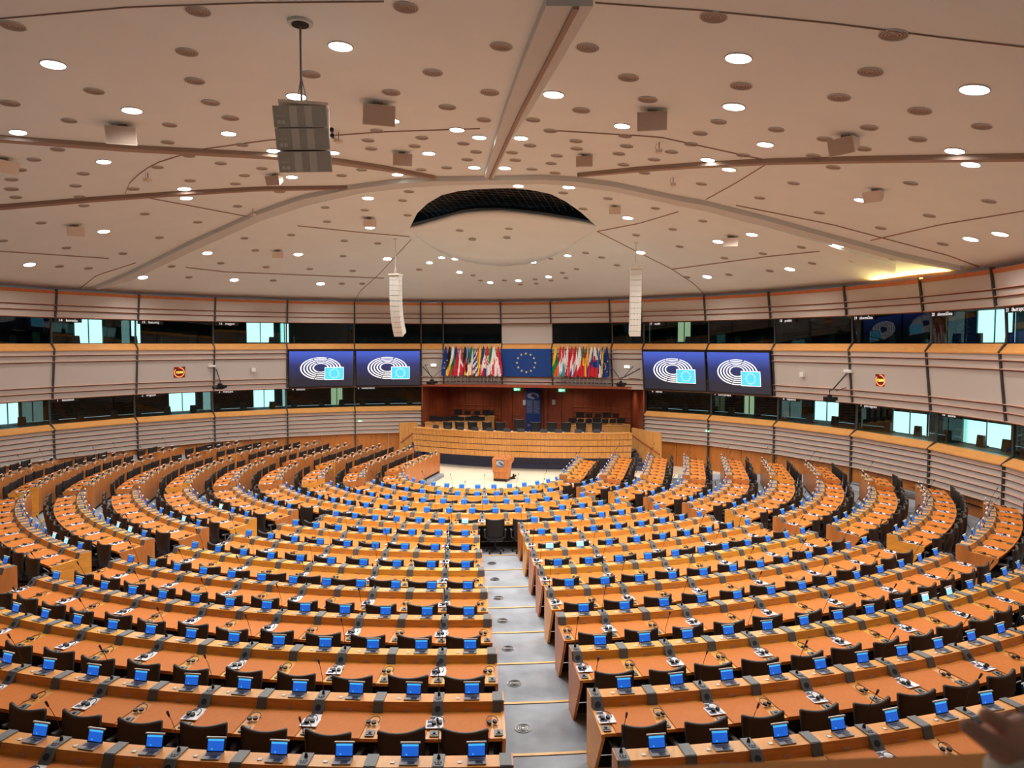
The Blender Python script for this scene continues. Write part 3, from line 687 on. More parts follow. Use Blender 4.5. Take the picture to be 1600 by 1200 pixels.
# laptops
mb = MB(); mb.box((0, -.078, .005), (.13, .092, .008), 0); mb.box((.016, -.104, .0098), (.05, .03, .002), 1)
for q in range(4): mb.box((0, -.055 - q * .009, .0096), (.11, .005, .0015), 1 if q % 2 else 0)
lap_base = mb.mesh('laptop', ['laptop_grey', 'laptop_dark'])
TL = -.28
def lidpt(x, y, z):
    c, s = cos(TL), sin(TL); return (x, -.034 + y * c - z * s * -1 * -1, .008 + y * s + z * c)
def lidbox(x0, x1, y0, y1, z0, z1, mb, mi=0):
    M = Matrix.Translation((0, -.034, .008)) @ Matrix.Rotation(TL, 4, 'X'); t = MB(); t.box(((x0 + x1) / 2, (y0 + y1) / 2, (z0 + z1) / 2), (x1 - x0, y1 - y0, z1 - z0), mi); mb.merge(t, M)
mb = MB(); lidbox(-.064, .064, -.003, .003, 0, .092, mb); lid_me = mb.mesh('lid', 'laptop_dark')
def scr(m1, m2):
    mb = MB(); lidbox(-.058, .058, -.0042, -.0032, .008, .072, mb, 0); lidbox(-.058, .058, -.0043, -.0032, .0725, .086, mb, 1); lidbox(-.03, -.02, -.0046, -.0040, .014, .024, mb, 1); return mb.mesh('screen', [m1, m2])
scr_n, scr_p = scr('scr_blue', 'scr_head'), scr('scr_glare', 'screen_white')
mb = MB(); lidbox(-.07, .07, -.012, .006, .092, .101, mb); bar_me = mb.mesh('top_bar', 'white_plastic')
# headsets and leaflets (origin on the desk surface)
mb = MB(); mb.tube([(.045 * cos(a), .05 * sin(a), .006 + .012 * sin(a)) for a in [pi * q / 9 for q in range(-1, 11)]], .0035, 5)
head_band = mb
mb = MB()
for x in (-.036, .010): mb.disc((x, -.03, .004), .020, 10, .016, 0, axis=(.15, -.2, 1), r2=.017)
cups_me = mb.mesh('ear_pads', 'plastic_black')
hb_me = head_band.mesh('headset', 'plastic_black')
mb = MB(); mb.tube([(-.02, -.045, .004), (.01, -.09, .004), (.0, -.13, .006)], .0022, 4); cab_me = mb.mesh('cable', 'plastic_black')
def paper_mesh():
    mb = MB(); mb.box((0, 0, .001), (.14, .195, .0016), 0)
    for y in (.06, 0, -.06): mb.box((-.03, y, .0022), (.055, .042, .0008), 1)
    return mb.mesh('leaflet', ['paper', 'paper_ink'])
paper_me = paper_mesh()
# chairs (origin on the floor under the seat, facing +y)
def chair_parts():
    P = {}
    mb = MB(); nx, nz = 8, 5; f = []; bk = []
    for j in range(nz + 1):
        t = j / nz
        for i in range(nx + 1):
            u = i / nx * 2 - 1; hw = lerp(.14, .178, min(1, t * 1.3)); x = u * hw
            z = lerp(.30, .655, t) + (.022 * (u * u - .5) if j == nz else 0); y = -.13 - .035 * t + .035 * u * u * (.4 + .6 * t) - .02 * sin(pi * t)
            f.append((x, y + .018, z)); bk.append((x, y - .018, z))
    o = (nx + 1) * (nz + 1); n = nx + 1
    mb.add(f + bk, [(j * n + i, j * n + i + 1, (j + 1) * n + i + 1, (j + 1) * n + i) for j in range(nz) for i in range(nx)] + [(o + j * n + i, o + (j + 1) * n + i, o + (j + 1) * n + i + 1, o + j * n + i + 1) for j in range(nz) for i in range(nx)]
           + [(i, o + i, o + i + 1, i + 1) for i in range(nx)] + [(j * n, (j + 1) * n, o + (j + 1) * n, o + j * n) for j in range(nz)] + [(j * n + nx, o + j * n + nx, o + (j + 1) * n + nx, (j + 1) * n + nx) for j in range(nz)])
    P['backrest'] = (mb, 'chair_black')
    e = MB(); e.tube([(u * .178, -.13 - .035 + .035 * u * u, .655 + .022 * (u * u - .5)) for u in [q / 4 - 1 for q in range(9)]], .017, 7)
    P['top_roll'] = (e, 'chair_edge')
    s = MB(); s.box((0, 0, .285), (.30, .29, .045)); s.box((0, .02, .315), (.27, .25, .02)); P['seat'] = (s, 'chair_black')
    for nm, sx in (('armrest', -1), ('armrest_r', 1)):
        a = MB(); a.tube([(sx * .15, -.02, .28), (sx * .19, -.02, .29), (sx * .195, -.03, .43)], .012, 5); a.box((sx * .195, 0, .44), (.035, .17, .022)); P[nm] = (a, 'arm_grey')
    c = MB(); c.tube([(0, 0, .27), (0, 0, .06)], .018, 8); c.tube([(0, -.10, .27), (0, -.15, .40)], .02, 5); P['column'] = (c, 'plastic_black')
    b = MB()
    for q in range(5):
        a = q * 2 * pi / 5 + .3; b.tube([(0, 0, .075), (.17 * cos(a), .17 * sin(a), .045)], [.02, .012], 5); b.disc((.17 * cos(a), .17 * sin(a) - .012, .02), .02, 8, .024, 0, axis=(0, 1, 0))
    P['base'] = (b, 'plastic_black')
    return P
CP_ = chair_parts()
CHM = {n: mb_.mesh(n.replace('_r', '') if n == 'armrest_r' else n, m) for n, (mb_, m) in CP_.items()}
for m in ('backrest', 'top_roll'): CHM[m].shade_smooth()
def chair_joined():
    mb = MB(); mats = ['chair_black', 'chair_edge', 'arm_grey', 'plastic_black']
    for n, (b_, m) in CP_.items():
        t = MB().merge(b_); t.m = [mats.index(m)] * len(t.f); mb.merge(t)
    return mb, mats
CHJ, CHJM = chair_joined(); CHJ_me = CHJ.mesh('chair', CHJM)

GLARE = [(186, 819), (204, 827), (103, 843), (346, 792), (293, 812), (1309, 856), (1389, 886), (1352, 894), (1312, 904), (1421, 874), (1448, 933), (1489, 922), (1525, 909), (857, 854), (891, 795), (902, 852), (722, 818), (648, 778), (765, 752), (1588, 977), (86, 836)]  # laptops whose screens are coloured as if washed by glare
items = {'chair': [], 'laptop': [], 'headset': [], 'leaflet': []}
for b in BL:
    k, R = b.k, RK(b.k)
    vis = [i for i in range(b.n) if (lambda pr: pr and -70 < pr[0] < 1670 and pr[1] < 1300)(project(*b.at(b.t(i + .5), .3)[:2], b.z))]
    if not vis: continue
    mid = b.at((b.s0 + b.s1) / 2); root = thing('desk_row', 'long wooden bench desk with orange pads, %s row, %s' % (nth(k - 1), SECN[b.sec]), 'desk', (mid[0], mid[1], floor_z(k) + b.dz), group='curved bench desks')
    o0 = (mid[0], mid[1], floor_z(k) + b.dz)
    def loc(p, z=0., o0=o0): return (p[0] - o0[0], p[1] - o0[1], z - o0[2])
    wood = {1: 'wood_gold', 8: 'wood_gold', 11: 'wood_gold'}.get(k, 'wood')
    if b.sec in ('right',) and k == 8: wood = 'wood_gold'
    N = max(2, b.n * 2); vs = []
    # body sweep
    for i in range(N + 1):
        q = lerp(b.s0, b.s1, i / N)
        for r, z in PROFILE:
            x, y, a = b.at(q, r); vs.append(loc((x, y), b.z + z))
    n = len(PROFILE); mb = MB()
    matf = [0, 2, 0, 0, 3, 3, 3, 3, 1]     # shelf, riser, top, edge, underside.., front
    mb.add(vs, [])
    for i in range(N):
        for c in range(n): mb.f.append((i * n + c, (i + 1) * n + c, (i + 1) * n + (c + 1) % n, i * n + (c + 1) % n)); mb.m.append(4 if c == 0 and (i // 2 * 7 + k * 5 + len(b.sec)) % 11 in (0, 4) and k > 3 else matf[c])  # reflected sheen on some shelf modules is painted as paler wood
    ob('desk_top', mb.mesh('desk_top', [wood, 'wood_front', 'wood' if wood == 'wood' else wood, 'kick', 'wood_pale_sheen']), root)
    # recessed plinth and its pale strip
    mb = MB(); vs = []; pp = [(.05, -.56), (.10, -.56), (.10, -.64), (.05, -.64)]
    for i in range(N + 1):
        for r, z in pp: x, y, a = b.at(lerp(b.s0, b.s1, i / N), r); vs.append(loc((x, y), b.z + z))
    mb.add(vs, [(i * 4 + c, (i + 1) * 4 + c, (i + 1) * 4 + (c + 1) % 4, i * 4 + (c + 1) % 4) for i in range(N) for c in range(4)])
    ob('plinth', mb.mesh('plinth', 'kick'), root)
    # end panels
    EP = [(-.012, .008), (.145, .008), (.172, -.068), (.545, -.095), (.545, -.14), (.22, -.64), (.0, -.64)]
    for q, sg in ((b.s0, -1), (b.s1, 1)):
        x, y, a = b.at(q); mb = MB(); mb.prism(EP, lambda p, t: (t, -p[0], p[1]), sg * -.004, sg * .022)
        ob('end_panel', mb.mesh('end_panel', 'wood_front' if k % 3 else 'wood'), root, loc((x, y), b.z), a)
    # legs under long desks
    for i in range(0, b.n + 1, 2):
        x, y, a = b.at(b.t(i)); 
    key = (k, b.sec, b.n)
    if b.straight: pm = pad_mesh(k, 0, True, (b.s1 - b.s0 - .06) / b.n)
    else: pm = pad_mesh(k, (b.s1 - b.s0 - .06) / b.n / R, False, 0)
    mic_par = 0 if b.sec in ('right', 'rightside') and k != 10 else 1
    if b.sec in ('centre', 'left'): mic_par = (b.n + 1) % 2
    show_plate = b.sec in ('leftside', 'leftwing', 'rightwing', 'rightside') or (k == 1)
    for i in range(b.n + 1):
        x, y, a = b.at(b.t(i)); pr = project(x, y, b.z)
        if not pr or not (-60 < pr[0] < 1660 and pr[1] < 1290): continue
        L0 = loc((x, y), b.z); mic = i % 2 == mic_par
        c = ob('console', con_mic if mic else con_plain, root, L0, a)
        if mic: ob('loudspeaker', spk_me, c); ob('microphone', mic_me, c)
        ob('headset_socket', soc_me, root, L0, a)
        sx = .0; inw = .0
        if i == 0: inw = .04
        if i == b.n: inw = -.04
        ca, sa = cos(a), sin(a)
        rho = .315; sc = (R + rho) / R if not b.straight else 1
        bx, by, _ = b.at(b.t(i), rho)
        z = b.z + zt_(rho) + .008; jx, jr = random.uniform(-.012, .02), random.uniform(-.35, .35)
        info = (b, i, b.n + 1, a, pr[2])
        if mic and not (b.straight and b.sec == 'leftwing' and i % 3):
            if not (b.sec == 'rightwing'): items['leaflet'].append(((bx + (inw - .01) * ca, by + (inw - .01) * sa, z - .001), a + random.uniform(-.06, .06)) + info)
        items['headset'].append(((bx + (inw + jx) * ca, by + (inw + jx) * sa, z + .0015), a + jr) + info)
    for i in range(b.n):
        q = b.t(i + .5); x, y, a = b.at(q); pr = project(x, y, b.z)
        if i not in vis: continue
        L0 = loc((x, y), b.z); ca, sa = cos(a), sin(a)
        ob('desk_pad', pm, root, L0, a)
        ob('card_slot', card_me, root, (L0[0] - .085 * ca, L0[1] - .085 * sa, L0[2]), a)
        if k > 4: ob('name_slot', sp_me, root, L0, a)
        if show_plate: ob('number_plate', plate_me, root, (L0[0], L0[1], L0[2]), a)
        info = (b, i, b.n, a, pr[2])
        items['laptop'].append(((x + .03 * ca, y + .03 * sa, b.z + .001), a + random.uniform(-.07, .07)) + info)
        cx, cy, _ = b.at(q, .52 + random.uniform(-.02, .03))
        items['chair'].append(((cx, cy, floor_z(k) + b.dz + .004), a + random.gauss(0, .07)) + info)
for k in range(1, 9):     # raised platforms under the straight wings
    for sg in (-1, 1):
        mb = MB(); r0, r1, y1 = RK(k) - .14, RK(k) + .84, WEND[k]; y0 = -1.2 if k == 8 else -.45
        mb.box((sg * (r0 + r1) / 2, (y1 + y0) / 2, floor_z(k) + .05), (r1 - r0, y1 - y0, .1)); struct('floor_platform', mb.mesh('platform', 'carpet'), floor)
GR = {'chair': 'swivel chairs at the bench desks', 'laptop': 'small laptops on the bench shelves', 'headset': 'headsets on the bench desks', 'leaflet': 'printed leaflets on the bench desks'}
def place(kind, builder, joined, limit=300):
    L = sorted(items[kind], key=lambda t: t[6]); rest = MB()
    for j, (p, a, b, i, n, _, D) in enumerate(L):
        if j < limit: builder(p, a, b, i, n, D)
        else: rest.merge(joined[0], Matrix.Translation(p) @ Matrix.Rotation(a, 4, 'Z'))
    if rest.v:
        o = ob(kind + '_remainder', rest.mesh(kind + '_remainder', joined[1])); o['kind'] = 'stuff'; o['label'] = joined[2]; o['category'] = kind; o.name = joined[3]
def lab(pre, b, i, n): return '%s %s, %s row, %s' % (pre, ordinal(b, i, n), nth(b.k - 1), SECN[b.sec])
def mk_chair(p, a, b, i, n, D):
    if D < 14.5:
        r = thing('swivel_chair', lab('dark swivel chair', b, i, n), 'chair', p, a, GR['chair'])
        for nm, me in CHM.items(): ob('armrest' if nm == 'armrest_r' else nm, me, r)
    else: thing('swivel_chair', lab('dark swivel chair', b, i, n), 'chair', p, a, GR['chair'], me=CHJ_me)
place('chair', mk_chair, (CHJ, CHJM, 'the many dark swivel chairs in the most distant bench rows', 'distant_chairs'))
def mk_laptop(p, a, b, i, n, D):
    pr = project(*p); pale = any(hypot(pr[0] - x, pr[1] - 8 - y) < 11 for x, y in GLARE)
    r = thing('laptop', lab('glare-tinted laptop' if pale else 'small open laptop', b, i, n), 'laptop', p, a, GR['laptop'], me=lap_base)
    l = ob('lid', lid_me, r); ob('screen', scr_p if pale else scr_n, l); ob('top_bar', bar_me, l)
LJ = MB(); LJ.box((0, -.078, .005), (.13, .092, .008), 0); lidbox(-.064, .064, -.003, .003, 0, .092, LJ, 1); lidbox(-.058, .058, -.0042, -.0032, .008, .072, LJ, 2); lidbox(-.058, .058, -.0043, -.0032, .0725, .086, LJ, 3); lidbox(-.07, .07, -.012, .006, .092, .101, LJ, 4)
place('laptop', mk_laptop, (LJ, ['laptop_grey', 'laptop_dark', 'scr_blue', 'scr_head', 'white_plastic'], 'the many small laptops in the most distant bench rows', 'distant_laptops'))
def mk_head(p, a, b, i, n, D):
    r = thing('headset', lab('black headset lying on desk', b, i, n), 'headset', p, a, GR['headset'], me=hb_me)
    ob('ear_pads', cups_me, r)
    if D < 12: ob('cable', cab_me, r)
HJ = MB().merge(head_band)
for x in (-.036, .010): HJ.disc((x, -.03, .004), .020, 8, .016, 0, axis=(.15, -.2, 1), r2=.017)
place('headset', mk_head, (HJ, ['plastic_black'], 'the many black headsets in the most distant bench rows', 'distant_headsets'))
def mk_leaf(p, a, b, i, n, D):
    thing('leaflet', lab('white leaflet under a headset', b, i, n), 'leaflet', p, a, GR['leaflet'], me=paper_me)
place('leaflet', mk_leaf, (MB(), ['paper'], '', 'distant_leaflets'))

# ------------------------------------------------------------------ podium
def arc3(p0, p1, p2):      # circle through three plan points
    ax, ay = p0; bx, by = p1; cx, cy = p2
    d = 2 * (ax * (by - cy) + bx * (cy - ay) + cx * (ay - by))
    ux = ((ax * ax + ay * ay) * (by - cy) + (bx * bx + by * by) * (cy - ay) + (cx * cx + cy * cy) * (ay - by)) / d
    uy = ((ax * ax + ay * ay) * (cx - bx) + (bx * bx + by * by) * (ax - cx) + (cx * cx + cy * cy) * (bx - ax)) / d
    return ux, uy, hypot(ax - ux, ay - uy)
PZ0, PZ1 = .43, 1.23
pcx, pcy, pR = arc3((-3.74, 4.46), (-.15, 3.86), (3.54, 4.59))
a_l = atan2(-3.74 - pcx, pcy - 4.46); a_r = atan2(3.54 - pcx, pcy - 4.59)
def pod(a, r, z): return (pcx + r * sin(a), pcy - r * cos(a), z)
pt_ = thing('podium_desk', 'long curved wooden presidium desk on a blue base', 'desk', pod((a_l + a_r) / 2, pR, 0))
po = pod((a_l + a_r) / 2, pR, 0)
def pl(v): return (v[0] - po[0], v[1] - po[1], v[2] - po[2])
def psweep(mb, prof_, A0, A1, n=40, mi=0):
    m = len(prof_); vs = [pl(pod(lerp(A0, A1, i / n), r, z)) for i in range(n + 1) for r, z in prof_]
    mb.add(vs, [(i * m + c, (i + 1) * m + c, (i + 1) * m + (c + 1) % m, i * m + (c + 1) % m) for i in range(n) for c in range(m)] + [tuple(range(m)), tuple(range((n + 1) * m - 1, n * m - 1, -1))], mi)
for q in range(4):
    z0 = lerp(PZ0, PZ1, q / 4); z1 = lerp(PZ0, PZ1, (q + 1) / 4); r0 = pR - .10 + q * .03
    band = ob('front_band', None, pt_); mb = MB(); psweep(mb, [(r0 - .06, z0 + .012), (r0 - .025, z0 + .012), (r0 - .005, z1 - .004), (r0 - .06, z1 - .004)], a_l, a_r, 40)
    band = ob('band_backing', mb.mesh('backing', 'wood_wall'), pt_); mb = MB()
    M_ = 54
    for i in range(M_):
        g = .0003; A0, A1 = lerp(a_l, a_r, i / M_) + g, lerp(a_l, a_r, (i + 1) / M_) - g; psweep(mb, [(r0 - .02, z0 + .016), (r0 + .0, z0 + .016), (r0 + .022, z1 - .01), (r0 - .0, z1 - .01)], A0, A1, 1)
    o = ob('front_planks', mb.mesh('planks', 'wood_podium'), pt_); o['kind'] = 'stuff'
for o in [c for c in bpy.data.objects if c.name.startswith('front_band')]: bpy.data.objects.remove(o)
mb = MB(); psweep(mb, [(pR - .42, PZ1 - .02), (pR + .035, PZ1 - .005), (pR + .035, PZ1 + .02), (pR - .42, PZ1 + .0)], a_l, a_r); ob('desk_top', mb.mesh('top', 'wood_ledge'), pt_)
mb = MB(); psweep(mb, [(pR - 2.5, 0), (pR - .62, 0), (pR - .5, PZ0 + .02), (pR - 2.5, PZ0 + .02)], a_l * .97, a_r * .985); ob('base', mb.mesh('base', 'carpet_blue'), pt_)
# dais floor, steps and flank walls
DZ = .60
mb = MB()
vs = [pod(lerp(a_l, a_r, i / 24), pR - .12, z) for z in (DZ, PZ0) for i in range(25)]
n = 25; bk = [(3.9, 9.3), (-4.2, 9.3)]
mb.add(vs + [(4.1, 9.3, DZ), (-4.2, 9.3, DZ)], [tuple(range(n)) + (2 * n, 2 * n + 1)] + [(i, n + i, n + i + 1, i + 1) for i in range(n - 1)])
struct('dais_floor', mb.mesh('dais', 'carpet_blue'), floor)
st = thing('dais_steps', 'blue carpeted steps climbing to the podium beside the right flank wall', 'steps', (3.75, 4.95, 0))
for q in range(5):
    mb = MB(); w = .78 - q * .07; mb.box((-.02 + q * .02, .16 + q * .17, .06 + q * .06), (w, .42 + .0 * q, .12 + q * .12))
    mb.box((-.02 + q * .02, .16 + q * .17 - .205, .12 * (q + 1) - .0), (w, .03, .02), 1)
    ob('step', mb.mesh('step', ['carpet_blue', 'socket']), st)
st2 = thing('dais_steps', 'blue carpeted steps at the left end of the podium, behind the benches', 'steps', (-3.95, 4.85, 0))
for q in range(5):
    mb = MB(); mb.box((.02, .16 + q * .17, .06 + q * .06), (.6, .42, .12 + q * .12)); ob('step', mb.mesh('step', 'carpet_blue'), st2)
def flank(label, p0, p1, p2, H=1.12):
    # p0 near the stairs foot, p1 outer corner: wooden side wall with a sloping handrail
    t = thing('flank_wall', label, 'partition', (*p0, 0)); t['kind'] = 'thing'
    d = Vector((p1[0] - p0[0], p1[1] - p0[1], 0)); L = d.length; rz = atan2(d.y, d.x)
    mb = MB()
    for q in range(4): mb.box((L * (q + .5) / 4, 0, H / 2), (L / 4 - .006, .06, H))
    ob('wood_panel', mb.mesh('flank', 'wood_podium'), t, rz=rz)
    mb = MB(); h0, h1 = (1.06, .62) if p2 > 0 else (.62, 1.06); mb.tube([(0.02, -.05, h0), (L, -.05, h1)], .022, 6); mb.tube([(0.02, -.03, h0), (L, -.03, h1)], .012, 6); ob('handrail', mb.mesh('handrail', 'wood_dark'), t, rz=rz)
E1 = at_z(987, 735, 0); 
P0, P1 = at_z(988, 672, 1.2), at_z(1033, 673, 1.36); flank('wooden flank wall with sloping handrail right of the podium steps', P0.xy, P1.xy, 1, 1.28)
P0, P1 = at_z(624, 659.5, 1.33), at_z(652, 660.5, 1.27); flank('wooden flank wall with sloping handrail at the left of the podium', P0.xy, P1.xy, -1, 1.3)
# recess behind the dais
ws = struct('wall_stage'); YB = 9.2
def px_on_y(px, py, Y): r = ray(px, py); return CP + r * ((Y - CAMY) / r.y)
zt0 = CAMZ - 1.56
mb = MB(); mb.box((0, 8.1, zt0 + .05), (9.4, 2.9, .08)); struct('stage_ceiling', mb.mesh('sc', 'wood_dark'), ws)
for sx, p in ((-1, prof(AL[-1], -.02, 0)), (1, prof(AR[0], -.02, 0))):
    mb = MB(); x1 = px_on_y(700, 640, YB).x if sx < 0 else px_on_y(987, 640, YB).x
    d = Vector((x1 - p[0], YB - p[1], 0)); 
    for q in range(4):
        a = Vector((p[0], p[1], 0)) + d * (q / 4 + .004); b_ = Vector((p[0], p[1], 0)) + d * ((q + 1) / 4 - .004); nn = Vector((d.y, -d.x, 0)).normalized() * (.04 * -sx)
        m2 = MB(); m2.hexa([(a.x, a.y, .3), (b_.x, b_.y, .3), (b_.x + nn.x, b_.y + nn.y, .3), (a.x + nn.x, a.y + nn.y, .3)], [(a.x, a.y, zt0), (b_.x, b_.y, zt0), (b_.x + nn.x, b_.y + nn.y, zt0), (a.x + nn.x, a.y + nn.y, zt0)]); struct('wood_panel', m2.mesh('wp', 'wood_dark'), ws)
xs = [px_on_y(x, 640, YB).x for x in (699, 727, 755, 783, 800.5, 818, 850, 856, 877.5, 895, 925, 955, 989)]
for i, (x0, x1) in enumerate(zip(xs[:-1], xs[1:])):
    mb = MB(); mb.box(((x0 + x1) / 2, YB + .03 + (.02 if i in (4, 7, 3, 8) else 0), (zt0 + .5) / 2 + .2), (x1 - x0 - .015, .06, zt0 - .1)); struct('wood_panel', mb.mesh('wp', 'wood_dark'), ws)
mb = MB(); mb.box((0, YB + .12, 1.4), (9, .06, 2.6)); struct('stage_backing', mb.mesh('sb', 'rail_dark'), ws)
for x0, x1 in ((xs[0], xs[3]), (xs[9], xs[12])):
    for z in (.95, 1.12, 1.29, 1.46, 1.63):
        mb = MB(); mb.box(((x0 + x1) / 2, YB - .015, z), (x1 - x0, .03, .014)); struct('rail', mb.mesh('r', 'rail_top'), ws)
for px in (808, 875): 
    p = px_on_y(px, 648, YB); mb = MB(); mb.box((0, -.03, 0), (.09, .02, .02)); mb.box((.04, -.015, 0), (.02, .03, .05)); struct('door_handle', mb.mesh('dh', 'steel'), ws, (p.x, YB, p.z))
# blue banner with emblem and lines of text
def emblem(mb, cx, cz, a, b, y, mi=0, box=True, rings=5):
    for r in range(rings):
        f0 = 1 - r * .15; f1 = f0 - .062; ox = 0; oz = -.06 * b * r * 0
        N = 144
        for i in range(N):
            t0, t1 = 2 * pi * i / N, 2 * pi * (i + 1) / N; deg = (i + .5) * 360 / N
            if abs(deg - 112 - r) < 1.6 or abs(deg - 70 + r) < 1.6 or abs(deg - 252) < 1.6: continue
            if 78 < deg < 102 and r in (1, 3) and rings > 3: pass
            P = lambda f, t: (cx + a * f * cos(t), y, cz + b * (f * .96 + .04) * sin(t) + b * .10 * (1 - f))
            mb.add([P(f0, t0), P(f1, t0), P(f1, t1), P(f0, t1)], [(0, 1, 2, 3)], mi)
p = px_on_y(833, 638, YB - .12); bn = thing('banner', 'tall blue banner with white emblem and lettering behind the podium', 'banner', (p.x, YB - .1, DZ))
mb = MB(); mb.box((0, 0, (zt0 - DZ) / 2 + .02), (.60, .02, zt0 - DZ - .06)); ob('cloth', mb.mesh('banner', 'banner_blue'), bn)
mb = MB(); emblem(mb, 0, 1.44, .22, .12, -.013, 0, rings=4)
mb.box((.09, -.012, 1.38), (.13, .004, .1), 1)
for cx in (-.16, .0): emblem(mb, cx * 1.2 + .04, .30, .07, .04, -.013, 0, rings=3)
ob('emblem', mb.mesh('emblem', ['logo_white', 'banner_blue']), bn)
lines = ['European Parliament', 'Parlement européen', 'Europäisches Parlament', 'Parlamento europeo', 'Europees Parlement', 'Parlamento Europeu', 'Europa-Parlamentet', 'Parlament Europejski', 'Eiropas Parlaments', 'Euroopa Parlament', 'Európai Parlament', 'Evropski parlament']
for i, s_ in enumerate(lines):
    cx = -.14 if i % 2 == 0 else .14
    for rr_ in (0, 1): ob('lettering', text_mesh(lines[(i + rr_ * 5) % 12], .028, 'logo_white'), bn, (cx, -.014, 1.24 - (i // 2) * .085 - rr_ * .042), rot=(pi / 2, 0, 0))
for px, py, s_ in ((819.5, 629, 'left'), (865, 628.5, 'right')):
    p = px_on_y(px, py, YB - .03); mb = MB(); mb.box((0, 0, 0), (.13, .01, .19), 0)
    for q in range(5): mb.box((0, -.006, .06 - q * .03), (.09, .002, .006), 1)
    thing('notice', 'white paper notice on the wood %s of the blue banner' % s_, 'notice', (p.x, YB - .01, p.z), me=mb.mesh('notice', ['paper', 'socket']))
def exit_sign(p, rz, label, s=1.):
    mb = MB(); mb.box((0, 0, 0), (.26 * s, .04, .11 * s), 0); mb.box((-.05 * s, -.022, 0), (.09 * s, .003, .09 * s), 1); mb.box((.07 * s, -.022, 0), (.06 * s, .003, .02 * s), 1); mb.add([(.02 * s, -.023, 0), (.06 * s, -.023, -.035 * s), (.06 * s, -.023, .035 * s)], [(0, 1, 2)], 1)
    mb.box((-.03 * s, -.0245, .02 * s), (.015 * s, .002, .04 * s), 0); mb.box((-.055 * s, -.0245, -.005 * s), (.05 * s, .002, .012 * s), 0, ry=.5)
    thing('exit_sign', label, 'sign', p, rz, me=mb.mesh('exit_sign', ['exit_green', 'screen_white']))
p = px_on_y(805.5, 609, YB - .3); exit_sign((p.x, YB - .05, p.z), 0, 'green lit exit sign left of the blue banner')
p = px_on_y(876, 610.5, YB - .3); exit_sign((p.x, YB - .05, p.z), 0, 'green lit exit sign right of the blue banner')
for px, py, s_ in ((563.5, 659.5, 'left'), (1098, 675, 'right')):
    p = at_depth(px, py, 26 if s_ == 'left' else 23); a = ang(p); q = prof(a, .03, 0); exit_sign((q[0], q[1], p.z), -a, 'small green exit arrow sign on the %s wall cladding' % s_, .6)
# small lamps added in the recess ceiling to brighten the stage
for i, (x, y) in enumerate(((-3, 8.3), (-1, 8.4), (1, 8.4), (3, 8.1))):
    t = thing('added_stage_light', 'small added lamp in the dark recess ceiling behind the podium, %s from the left' % nth(i), 'light', (x, y, zt0 + .005), group='added recess lamps')
    mb = MB(); mb.disc((0, 0, -.015), .05, 16, .015); ob('lens', mb.mesh('l', 'lamp_small'), t)
    L = bpy.data.lights.new('stage_fill_lamp', 'SPOT'); L.energy = 70; L.spot_size = rad(150); L.spot_blend = .8; L.color = (1, .88, .74); L.shadow_soft_size = .06
    lo = bpy.data.objects.new('lamp_source', L); COL.objects.link(lo); lo.parent = t; lo.location = (0, 0, -.04)
# inner desks on the dais
def dais_desk(label, px0, px1, py, z, dep):
    a = at_z(px0, py, z); b_ = at_z(px1, py, z); c = (a + b_) / 2; d = b_ - a; L = hypot(d.x, d.y); rz = atan2(d.y, d.x)
    t = thing('dais_desk', label, 'desk', (c.x, c.y, DZ), rz); mb = MB(); h = z - DZ
    for q in range(6): mb.box((-L / 2 + L * (q + .5) / 6, .02, (h - .02) / 2), (L / 6 - .006, .03, h - .02))
    ob('front_panel', mb.mesh('fp', 'wood_podium'), t); mb = MB(); mb.box((0, dep / 2, h), (L + .03, dep + .03, .025)); ob('desk_top', mb.mesh('dt', 'wood_ledge'), t)
    for s_ in (-1, 1): mb = MB(); mb.box((s_ * (L / 2 - .015), dep / 2, h / 2 - .01), (.03, dep, h - .02)); ob('side_panel', mb.mesh('sp', 'wood_podium'), t)
    return c, d.normalized(), z
def monitor(c, label, w=.17, h=.12, rz=0):
    t = thing('monitor', label, 'monitor', c, rz, 'monitors on the dais desks'); mb = MB(); mb.box((0, 0, .05 + h / 2), (w, .015, h)); mb.box((0, .008, .05 + h / 2), (w * .7, .02, h * .6)); ob('display', mb.mesh('disp', 'monitor_black'), t)
    mb = MB(); mb.box((0, 0, .004), (w * .5, .08, .008)); mb.box((0, .012, .03), (.02, .012, .06)); ob('stand', mb.mesh('stand', 'plastic_black'), t)
D_ = [('wooden inner desk with monitors, front left of the dais', 664, 765, 661, 1.17, .42, 'front left', 8), ('taller wooden inner desk, rear left of the dais', 703, 772, 651.5, 1.30, .4, 'rear left', 4),
      ('wooden inner desk with monitors, front right of the dais', 882, 985, 665, 1.15, .42, 'front right', 7), ('taller wooden inner desk, rear right of the dais', 894.5, 976, 656, 1.27, .4, 'rear right', 5)]
for (lb, x0, x1, y, z, dep, nm, cnt) in D_:
    c, d, z = dais_desk(lb, x0, x1, y, z, dep); L = hypot(*(at_z(x1, y, z) - at_z(x0, y, z)).xy); nn = Vector((-d.y, d.x, 0)); rz = atan2(d.y, d.x)
    for i in range(cnt):
        q = (i + .5) / cnt - .5; p = c + d * (q * L * .86) + nn * (.16 + .04 * (i % 2)); monitor((p.x, p.y, z + .014), 'black monitor on the %s dais desk, %s from the left' % (nm, nth(i)), .23 if i % 3 else .3, .15 if i % 3 else .19, rz)
